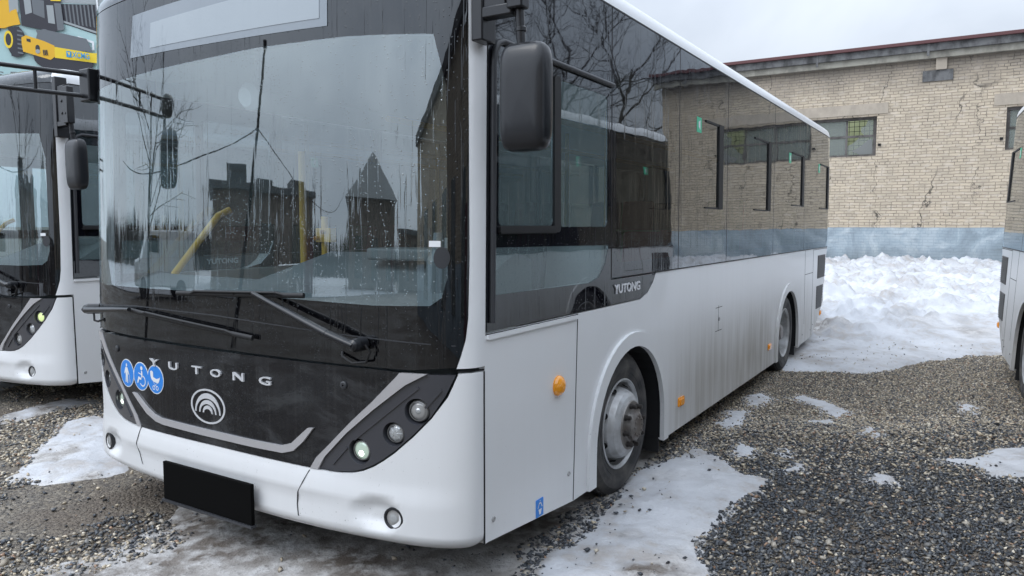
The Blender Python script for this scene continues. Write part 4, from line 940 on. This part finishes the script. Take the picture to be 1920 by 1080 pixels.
# ------------------------------------------------------------------ brick building
def mat_brick():
    m = mat('silicate_brick', (.5, .45, .38), .85); g = NG(m)
    c = g.n('ShaderNodeTexCoord').outputs['Object']; sp = g.n('ShaderNodeSeparateXYZ', {0: c}); x, z = sp.outputs[0], sp.outputs[2]
    wv = g.math('MULTIPLY', g.math('SUBTRACT', g.noise(c, 1.4, 3), .5), .05); wv2 = g.math('MULTIPLY', g.math('SUBTRACT', g.noise(c, 9, 2), .5), .03)
    xx = g.math('ADD', x, g.math('MULTIPLY', g.math('SUBTRACT', g.noise(c, 6, 2), .5), .08)); zz = g.math('ADD', g.math('ADD', z, wv), wv2)
    vec = g.n('ShaderNodeCombineXYZ', {0: xx, 1: zz}).outputs[0]
    br = g.n('ShaderNodeTexBrick', {'Vector': vec, 'Color1': (.56, .47, .35, 1), 'Color2': (.46, .385, .29, 1), 'Mortar': (.28, .23, .18, 1), 'Scale': 1.0, 'Mortar Size': .008, 'Mortar Smooth': .25, 'Bias': -.1, 'Brick Width': .262, 'Row Height': .078}, offset=.5, squash=.5, squash_frequency=3)
    col = br.outputs['Color']
    col = g.mix(g.ramp(g.noise(c, .5, 4), [(.35, 0), (.65, .45)]), col, (.52, .42, .30), 'MULTIPLY') if False else col
    col = g.mix(g.ramp(g.noise(c, 3.2, 4), [(.4, 0), (.7, .35)]), col, (.30, .26, .21))
    pale = g.ramp(g.n('ShaderNodeTexNoise', {'Vector': g.n('ShaderNodeMapping', {0: c, 'Scale': (3.8, 1, 12.8)}).outputs[0], 'Scale': 1.0, 'Detail': 1.0}).outputs['Fac'], [(.55, 0), (.66, .5)])
    col = g.mix(pale, col, (.60, .52, .43))
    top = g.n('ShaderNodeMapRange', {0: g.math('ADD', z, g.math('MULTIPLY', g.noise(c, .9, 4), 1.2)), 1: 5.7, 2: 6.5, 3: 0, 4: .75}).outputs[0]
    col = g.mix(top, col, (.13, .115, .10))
    # long settlement cracks
    cv = g.n('ShaderNodeTexVoronoi', {'Vector': g.n('ShaderNodeCombineXYZ', {0: g.math('ADD', x, g.math('MULTIPLY', g.noise(c, 3, 4), .8)), 1: g.math('MULTIPLY', z, .22)}).outputs[0], 'Scale': .62}, feature='DISTANCE_TO_EDGE')
    ck = g.ramp(cv.outputs['Distance'], [(.003, 1), (.009, 0)]); ck = g.math('MULTIPLY', ck, g.ramp(g.noise(c, .8, 2), [(.45, 0), (.55, .85)])); col = g.mix(ck, col, (.03, .027, .024))
    joint = g.math('MULTIPLY', br.outputs['Fac'], g.ramp(g.noise(c, 2.2, 4, .6), [(.52, 0), (.66, .6)])); col = g.mix(joint, col, (.045, .04, .035))
    # blue painted dado
    pz = g.math('ADD', z, g.math('MULTIPLY', g.noise(c, 3, 2), .03)); f = g.math('LESS_THAN', pz, 1.585); g_dirt = g.n('ShaderNodeMapRange', {0: g.math('ADD', z, g.math('MULTIPLY', g.noise(c, 1.7, 5, .6), .8)), 1: 1.5, 2: .8, 3: 0, 4: .6}).outputs[0]
    pn = g.noise(c, 1.1, 6, .6, 1.2); paint = g.ramp(pn, [(.36, (.24, .29, .32)), (.5, (.33, .39, .43)), (.62, (.47, .52, .54))])
    paint = g.mix(g.ramp(g.noise(g.n('ShaderNodeMapping', {0: c, 'Scale': (1, 1, 5)}).outputs[0], 2.5, 5, .7), [(.55, 0), (.68, .45)]), paint, (.16, .17, .18))
    paint = g.mix(g.math('MULTIPLY', br.outputs['Fac'], .25), paint, (.12, .16, .2))
    paint = g.mix(g_dirt, paint, (.13, .14, .14)); col = g.mix(f, col, paint); g.link(col, 'Base Color')
    hgt = g.math('ADD', g.math('SUBTRACT', 1.0, br.outputs['Fac']), g.math('MULTIPLY', g.noise(c, 25, 3), .4)); hgt = g.math('MULTIPLY', hgt, g.math('SUBTRACT', 1.0, g.math('MULTIPLY', f, .85))); g.link(g.bump(hgt, .7, .012), 'Normal'); return m
M['brick'] = mat_brick()
def mat_conc(name, col, dark, top=None):
    m = mat(name, col, .85); g = NG(m); c = g.obj(); n = g.noise(g.obj((1, 1, .6)), 3.5, 6, .65)
    k = g.mix(g.ramp(n, [(.42, 0), (.62, .8)]), col, dark); g.link(k, 'Base Color'); g.link(g.bump(g.noise(c, 20, 3), .3, .01), 'Normal'); return m
M['lintel'] = mat_conc('concrete_lintel', (.42, .36, .29), (.33, .285, .23))
M['fascia'] = mat_conc('stained_fascia', (.15, .15, .15), (.025, .024, .024))
M['cornice'] = mat_conc('cornice_concrete', (.30, .285, .24), (.16, .15, .13))
M['redmetal'] = mat('red_roof_edge', (.10, .035, .035), .6)
M['woodframe'] = mat_conc('weathered_frame', (.13, .12, .115), (.05, .045, .04))
M['oldglass'] = mat_glass('old_window_glass', (.7, .74, .68), .05, 0, 0, .05, film=.55, filmcol=(.20, .215, .20))
M['greenroom'] = mat_conc('green_room_wall', (.40, .44, .25), (.32, .36, .20))
M['palepane'] = mat_gloss('dull_pane', (.17, .175, .165), .04, 0, 0, .2, .2)
WL = 22.9
bld = empty('brick_building', LN(WL, 0), (0, 0, -A), label='long pale brick factory building with a blue painted base and broken windows', cat='building')
WT, X0, X1, Z0, Z1 = .38, -22.0, 4.95, -.05, 6.12
wins = [(-16.4, -13.7), (-10.8, -8.1), (-5.05, -2.40), (.56, 3.25)]; WZ0, WZ1 = 3.53, 4.60
b = MB()   # local x along the wall, y away from the yard
def wb(x0, x1, z0, z1, y0=0, y1=WT, mb=b, m_=0): mb.box(((x0 + x1) / 2, (y0 + y1) / 2, (z0 + z1) / 2), (x1 - x0, y1 - y0, z1 - z0), mat=m_)
def wallgrid():
    xs = sorted({X0, X1, *[v for w_ in wins for v in w_]}); V, F = [], []
    def q(pts): i = len(V); V.extend(pts); F.append((i, i + 1, i + 2, i + 3))
    for a, c in zip(xs[:-1], xs[1:]):
        op = any(abs(a - w_[0]) < 1e-6 for w_ in wins)
        for z0, z1 in ((Z0, WZ0), (WZ0, WZ1), (WZ1, Z1)):
            if op and z0 == WZ0: continue
            q([(a, 0, z0), (c, 0, z0), (c, 0, z1), (a, 0, z1)])
    for a, c in wins:
        q([(a, 0, WZ0), (a, WT, WZ0), (a, WT, WZ1), (a, 0, WZ1)]); q([(c, WT, WZ0), (c, 0, WZ0), (c, 0, WZ1), (c, WT, WZ1)])
        q([(a, WT, WZ0), (a, 0, WZ0), (c, 0, WZ0), (c, WT, WZ0)]); q([(a, 0, WZ1), (a, WT, WZ1), (c, WT, WZ1), (c, 0, WZ1)])
    q([(X1, 0, Z0), (X1, 14, Z0), (X1, 14, Z1), (X1, 0, Z1)]); q([(X0, 14, Z0), (X0, 0, Z0), (X0, 0, Z1), (X0, 14, Z1)]); q([(X1, 14, Z0), (X0, 14, Z0), (X0, 14, Z1), (X1, 14, Z1)])
    return V, F
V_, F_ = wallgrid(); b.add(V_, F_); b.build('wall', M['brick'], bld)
b = MB(); wb(X0 - .25, X1 + .25, 5.975, 6.145, -.16, -.003, b); b.build('cornice', M['cornice'], bld)
b = MB(); wb(X0 - .3, X1 + .3, 6.148, 6.335, -.24, .9, b)
for i in range(10): wb(-20.3 + i * 2.72, -20.24 + i * 2.72, 6.02, 6.335, -.255, -.243, b)
b.build('fascia', M['fascia'], bld)
b = MB(); wb(X0 - .35, X1 + .35, 6.338, 6.42, -.32, 1.0, b); b.build('roof', M['redmetal'], bld)  # shaped as an edge strip, left open behind so sky lights the rooms
for cx_ in (-18.4, -12.6, -6.75, -.93):
    b = MB(); wb(cx_ - .12, cx_ + .13, 5.68, 5.972, -.09, .05, b); b.build('beam_end', M['lintel'], bld)
    b = MB(); wb(cx_ - .42, cx_ + .28, 5.40, 5.677, -.035, .05, b); b.build('bearing_pad', M['fascia'], bld)
for i, (a, c) in enumerate(wins):
    b = MB(); wb(a - .28, c + .27, 4.655, 4.945, -.03, .06, b); b.build('lintel', M['lintel'], bld)
    b = MB(); y0, y1 = .13, .20
    wb(a, c, WZ1 - .07, WZ1 + .05, y0 - .04, y1, b); wb(a, c, WZ0, WZ0 + .06, y0, y1, b); wb(a, a + .08, WZ0 + .06, WZ1 - .07, y0, y1, b); wb(c - .10, c, WZ0 + .06, WZ1 - .07, y0, y1, b)
    for t in (.36, .70): wb(a + (c - a) * t, a + (c - a) * t + .05, WZ0 + .06, WZ1 - .07, y0 + .003, y1, b)
    wb(a + .08, c - .1, 4.06, 4.12, y0 + .01, y1 - .003, b)
    fr = b.build('window', M['woodframe'], bld)
    b = MB(); wb(a + .08, a + (c - a) * .70, WZ0 + .06, 4.06, .165, .17, b); wb(a + .08, a + (c - a) * .70, 4.12, WZ1 - .07, .165, .17, b)
    xr = a + (c - a) * .70 + .05; xe = c - .1
    mbp = lambda pts, m_=0: b.add([(x_, .168, z_) for x_, z_ in pts], [tuple(range(len(pts)))], m_)
    mbp([(xr + .42, 4.12), (xe, 4.12), (xe, WZ1 - .07), (xr + .50, WZ1 - .07), (xr + .44, 4.36), (xr + .33, 4.33), (xr + .34, 4.2)])
    mbp([(xr, WZ0 + .06), (xe, WZ0 + .06), (xe, 4.06), (xr + .3, 4.06), (xr + .12, 3.90), (xr, 3.84)]); b.add([(x_, .155, z_) for x_, z_ in [(xr + .12, WZ0 + .16), (xe - .18, WZ0 - .02), (xe, WZ0 + .08), (xe - .02, 4.0), (xe - .12, 3.98), (xe - .3, 3.82)]], [(0, 1, 2, 3, 4, 5)], 1)
    b.build('pane', [M['oldglass'], M['palepane']], fr)
    b = MB()
    for k in range(int((c - a) / .13)): wb(a + .1 + k * .13, a + .112 + k * .13, WZ0, WZ1, .26, .272, b)
    for k in range(8): wb(a, c, WZ0 + .06 + k * .13, WZ0 + .072 + k * .13, .273, .285, b)
    b.build('bars', M['gap'], fr)
    b = MB(); wb(a - .5, c + 2.5, WZ0 - 1.5, 6.0, 3.6, 3.62, b); b.build('room_wall', M['greenroom'], fr)
    for xx_ in (a - .12, c + .05):
        b = MB(); wb(xx_, xx_ + .07, 3.79, 3.85, -.05, .01, b); b.build('iron_stub', M['gap'], bld)

# ------------------------------------------------------------------ billboard with a road roller
bb = empty('billboard', (-7.95, 13.2, 0), (0, 0, R(6)), label='large advertising billboard with a yellow road roller above the bus at the left', cat='billboard')
FX = lambda px, py: ((px - 92) * .0091, 4.85 - (py - 70) * .0092)     # printed picture, metres on the board
M['print_sky'] = mat('print_pale', (.42, .60, .60), .6); M['print_dark'] = mat('print_dark', (.035, .035, .045), .6); M['print_grey'] = mat('print_grey', (.15, .165, .18), .6)
M['print_yel'] = mat('print_yellow', (.80, .45, .02), .5); M['print_yel2'] = mat('print_bright_yellow', (.86, .62, .03), .5); M['print_blue'] = mat('print_blue', (.03, .30, .60), .5)
M['print_lg'] = mat('print_lightgrey', (.34, .37, .38), .6); M['print_red'] = mat('print_red', (.5, .12, .05), .6)
b = MB(); b.box((-1.0, .04, 5.0), (7.8, .06, 3.6)); b.build('board', M['print_sky'], bb)
b = MB()
for x_ in (-4.2, -.6, 2.2): b.box((x_, .17, 3.3), (.16, .16, 6.7))
b.build('post', M['plastic'], bb)
b = MB(); lay = [0]
def pr(pts, m_):
    lay[0] += 1; y_ = .008 - lay[0] * .0012; b.add([(FX(x_, z_)[0], y_, FX(x_, z_)[1]) for x_, z_ in pts], [tuple(range(len(pts)))], m_)
def prc(cx_, cy_, rx, ry, m_, n=26): pr([(cx_ + rx * math.cos(t), cy_ + ry * math.sin(t)) for t in np.linspace(0, 2 * math.pi, n + 1)[:-1]], m_)
DK, GY, YE, Y2, BL, LG, RD, WH = range(8)
pr([(110, 8), (260, 8), (260, 75), (186, 66), (118, 44)], DK); pr([(108, -60), (300, -60), (300, 10), (108, 6)], LG)
for i in range(10): pr([(120 + i * 7, 8), (123 + i * 7, 8), (126 + i * 7, 44 + i), (123 + i * 7, 42 + i)], GY)
pr([(116, 38), (186, 60), (186, 64), (116, 42)], LG); pr([(176, -40), (179, -40), (186, 60), (182, 58)], WH); pr([(179, 50), (184, 50), (185, 62), (181, 62)], RD)
pr([(142, 66), (172, 76), (172, 92), (168, 92), (168, 79), (146, 71)], WH)
pr([(-200, -60), (-20, -60), (10, 20), (6, 60), (-200, 60)], DK)
pr([(-120, -20), (0, -20), (24, 2), (26, 30), (16, 56), (-30, 54), (-120, 60)], YE); pr([(22, -20), (40, -20), (40, 26), (24, 30)], LG)
pr([(26, 24), (36, 20), (42, 48), (30, 50), (10, 56)], YE)
pr([(40, -40), (112, -40), (118, 56), (100, 60), (44, 50)], DK); pr([(50, 2), (62, 0), (64, 26), (52, 30)], LG); pr([(64, 0), (86, 4), (86, 36), (66, 28)], GY); pr([(90, 12), (102, 12), (104, 46), (92, 44)], LG)
pr([(104, 8), (116, 8), (120, 56), (108, 58)], GY); pr([(98, -6), (118, -6), (116, 4), (98, 4)], Y2)
prc(34, 80, 17, 28, DK); pr([(20, 54), (40, 52), (48, 70), (46, 104), (34, 108), (24, 106)], DK); prc(20, 76, 8, 16, Y2); prc(20, 76, 5, 11, DK)
for i in range(6): pr([(36, 58 + i * 8), (46, 60 + i * 8), (46, 63 + i * 8), (36, 61 + i * 8)], GY)
prc(-90, 82, 20, 30, DK); prc(-94, 80, 9, 16, Y2)
prc(112, 108, 48, 24, DK); pr([(62, 104), (172, 112), (166, 132), (120, 136), (76, 124)], DK)
pr([(70, 58), (92, 58), (160, 72), (170, 96), (100, 92), (82, 90)], GY); prc(85, 76, 15, 20, GY)
pr([(44, 72), (52, 68), (84, 78), (102, 86), (102, 106), (94, 112), (46, 98), (44, 84)], YE); pr([(102, 88), (168, 98), (186, 98), (192, 118), (102, 108)], Y2)
pr([(53, 74), (60, 75), (60, 81), (53, 79)], DK); prc(72, 91, 4, 6, DK); prc(72, 97, 4, 4, LG)
for i in range(3): pr([(81 + i * 3, 94), (83 + i * 3, 94), (84 + i * 3, 104), (82 + i * 3, 104)], DK)
pr([(123, 95), (132, 96), (132, 107), (123, 106)], BL); pr([(125, 97), (130, 98), (128, 104)], Y2)
b.build('printed_picture', [M['print_dark'], M['print_grey'], M['print_yel'], M['print_yel2'], M['print_blue'], M['print_lg'], M['print_red'], M['stickwhite']], bb)
def flat_text(body, px, py, wd, hg, mat_, slant=0, name='printed_lettering'):
    cu = bpy.data.curves.new('t', 'FONT'); cu.body = body; cu.offset = .02
    o = bpy.data.objects.new('t', cu); scene.collection.objects.link(o); bpy.context.view_layer.update(); me = o.to_mesh()
    V = np.array([v.co[:2] for v in me.vertices]); F = [tuple(p.vertices) for p in me.polygons]; lo, hi = V.min(0), V.max(0); V = (V - lo) / (hi - lo)
    bq = MB(); P = []
    for u_, v_ in V:
        x_, z_ = FX(px + u_ * wd, py - v_ * hg + u_ * slant); P.append((x_, -.09, z_))
    bq.add(P, F); o.to_mesh_clear(); bpy.data.objects.remove(o); bpy.data.curves.remove(cu); bq.build(name, mat_, bb)
flat_text('XCMG', 135, 108, 31, 11, M['print_blue'], 3)
flat_text('S P', -2, 147, 42, 11, M['print_grey'])

# ------------------------------------------------------------------ what the glass reflects: yard on the camera's side
def AZ(az, d, z=0): return Vector((d * math.sin(R(az)), d * math.cos(R(az)), z))
M['bark'] = mat('bark', (.045, .04, .035), .9); M['darkbrick'] = mat_conc('dark_brick_wall', (.24, .20, .165), (.12, .105, .09)); M['slate'] = mat('slate_roof', (.12, .135, .14), .6)
def branch(mb, p, d, L_, r, depth, rg):
    pts = [np.array(p)]; d = unit(d); k = 4 if depth > 1 else 3
    for i in range(k):
        d = unit(d + rg.normal(0, .10, 3) + np.array([0, 0, .05])); pts.append(pts[-1] + d * L_ / k)
    mb.tube(pts, [r * (1 - .55 * i / k) for i in range(k + 1)], 6 if depth > 2 else 4, cap=False)
    if depth <= 0: return
    nb = {4: 8, 3: 6, 2: 5, 1: 4}.get(depth, 4)
    for i in range(nb):
        t = .30 + .70 * (i + rg.random()) / nb; j = min(int(t * k), k - 1); q = pts[j] + (pts[j + 1] - pts[j]) * (t * k - j)
        s_ = unit(rg.normal(0, 1, 3)); s_ = unit(s_ - d * (s_ @ d)); branch(mb, q, d * .75 + s_ * .8 + np.array([0, 0, .1]), L_ * (.62 - .2 * t), r * .45, depth - 1, rg)
def bare_tree(pos, h_, seed, label, depth=3):
    rg = np.random.default_rng(seed); t = empty('bare_tree', pos, label=label, cat='tree', group='bare trees around the yard')
    b = MB(); branch(b, (0, 0, -.1), (0, 0, 1), h_ * .62, h_ * .014, 0, rg); b.build('trunk', M['bark'], t)
    b = MB(); rg = np.random.default_rng(seed)
    branch(b, (0, 0, -.1), (0, 0, 1), h_ * .8, h_ * .010, depth, rg); b.build('crown', M['bark'], t)
bare_tree(Vector((-10.8, 5.1, 0)), 5.2, 5, 'bare thin tree standing in front of the large bus, seen mirrored in its windscreen')
bare_tree(LN(28, 9.8), 11.5, 6, 'bare tree behind the right-hand bus mirrored in the cab windows', depth=4)
bare_tree(LN(31, 13.5), 12.5, 7, 'taller bare tree behind the right-hand bus mirrored in the side glass', depth=4)
bare_tree(LN(25, 12.5), 12, 8, 'bushy bare tree farthest left in the side glass reflection', depth=4)
bare_tree(LN(20, 15), 12.5, 9, 'bare tree mirrored above the sliding cab window', depth=4)
# far wood
rg = np.random.default_rng(3); b = MB()
for i in range(1500):
    az = rg.uniform(-140, -60); d = rg.uniform(62, 90); p = AZ(az, d); h_ = rg.uniform(2.2, 3.6) + 1.3 * math.sin(az * .31) ** 2 + 1.6 * (rg.random() ** 5)
    b.add([p + Vector((math.cos(t) * h_ * .045 * (1 if zz > .2 else .5), math.sin(t) * h_ * .045 * (1 if zz > .2 else .5), h_ * zz)) for zz in (0, .45) for t in (0, 1.57, 3.14, 4.71)] + [p + Vector((0, 0, h_))], [(0, 1, 5, 4), (1, 2, 6, 5), (2, 3, 7, 6), (3, 0, 4, 7), (4, 5, 8), (5, 6, 8), (6, 7, 8), (7, 4, 8)])
b.build('far_wood', M['bark'], kind='stuff', label='distant dark wood across the yard seen only as a reflection')
# snow beyond the yard
b = MB(); b.add([AZ(-62, 30, .03), AZ(-62, 70, .03), AZ(-95, 70, .03), AZ(-128, 70, .03), AZ(-128, 36, .03), AZ(-105, 27, .03), AZ(-85, 26, .03)], [(0, 1, 2, 3, 4, 5, 6)][::-1]); o = b.build('snow_field', M['snow'], kind='structure')
def bldg(name, az, d, wd, dp, h_, mt, roof, label, cat, rz=None, spire=0):
    e_ = empty(name, AZ(az, d), (0, 0, R(-az) if rz is None else rz), label=label, cat=cat); b = MB(); b.box((0, dp / 2, h_ / 2), (wd, dp, h_)); b.build('wall', mt, e_)
    b = MB()
    if spire:
        q = wd * .56; b.add([(-q, dp / 2 - q, h_ + .003), (q, dp / 2 - q, h_ + .003), (q, dp / 2 + q, h_ + .003), (-q, dp / 2 + q, h_ + .003), (0, dp / 2, h_ + spire)], [(0, 1, 4), (1, 2, 4), (2, 3, 4), (3, 0, 4), (3, 2, 1, 0)])
    else: b.box((0, dp / 2, h_ + .15), (wd + .6, dp + .6, .29))
    if name == 'workshop':
        for x_, hh_ in ((-3.2, .7), (.2, .5), (2.6, 1.1)): b.box((x_, dp / 2, h_ + .3 + hh_ / 2), (1.5, 2.5, hh_))
    b.build('roof', roof, e_)
    b = MB(); b.box((-wd / 2 + .5, -.06, 1.2), (.9, .1, 2.3)); b.build('door', M['redmetal'], e_)
    for i in range(max(1, int(wd / 3))):
        b = MB(); b.box((-wd / 2 + 1.5 + i * 3, -.03, 1.8), (1.3, .05, 2.2)); b.build('window', M['oldglass'], e_)
    return e_
bldg('brick_tower', -119.6, 36.8, 9.2, 9.2, 5.0, M['darkbrick'], M['slate'], 'squat brick tower with a pointed slate roof mirrored in the windscreen', 'tower', spire=3.2)
bldg('workshop', -95.5, 30.4, 8.4, 8, 4.2, M['darkbrick'], M['slate'], 'low dark workshop mirrored left of the tower in the windscreen', 'building')
bldg('garage', -138, 40, 13, 8, 3.4, M['darkbrick'], M['slate'], 'long low garage mirrored right of the tower in the windscreen', 'building')
bldg('brick_workshop', -148.6, 9.0, 17, 7, 5.0, M['brick'], M['fascia'], 'brick workshop behind the photographer mirrored at the windscreen corner', 'building', rz=R(207))
# lamp post and wires
b = MB(); p0 = Vector((-10.4, 2.45, 0)); p1 = Vector((-9.66, 1.77, 4.7)); b.tube([p0, p1], [.055, .03], 8); b.build('pole_shaft', M['gap'], (pe := empty('leaning_pole', label='thin black leaning pole mirrored in the middle of the windscreen', cat='pole')))
b = MB(); b.tube([p1, p1 + Vector((0, 0, .12))], .05, 8); b.build('pole_cap', M['gap'], pe)
for q0, q1, sg, lab in ((Vector((-13.8, 7.2, 3.2)), Vector((-9.85, 1.95, 3.5)), .5, 'sagging black wire running to the left of the leaning pole'), (Vector((-9.85, 1.95, 3.5)), Vector((-30.9, -12.0, 5.2)), 1.3, 'sagging black wire running from the leaning pole to the tower')):
    b = MB(); b.tube([q0 + (q1 - q0) * t - Vector((0, 0, sg * 4 * t * (1 - t))) for t in np.linspace(0, 1, 20)], .012, 5); b.build('overhead_wire', M['gap'], label=lab, cat='wire')
# white van
vn = empty('white_van', Vector((-23.8, 5.5, 0)), (0, 0, R(75)), label='small white van standing on the snow across the yard', cat='van')
b = MB(); b.add([(x_, y_, z_) for y_ in (-.95, .95) for x_, z_ in ((-2.6, .4), (2.5, .4), (2.5, 1.1), (1.7, 1.25), (1.1, 2.1), (-2.6, 2.2))], [(0, 1, 2, 3, 4, 5), (11, 10, 9, 8, 7, 6)] + [(i, 6 + i, 6 + (i + 1) % 6, (i + 1) % 6) for i in range(6)]); b.build('van_body', M['white'], vn, bevel=.05)
b = MB(); b.box((.5, -.955, 1.7), (1.0, .02, .5)); b.box((.5, .955, 1.7), (1.0, .02, .5)); b.build('window', M['frit'], vn)
for x_ in (-1.7, 1.6):
    for y_ in (-.9, .9): b = MB(); b.lathe([(.0005, .1), (.34, .1), (.34, -.1), (.0005, -.1)], (x_, y_, .34), (0, 1, 0), 20); b.build('wheel', M['tyre'], vn)
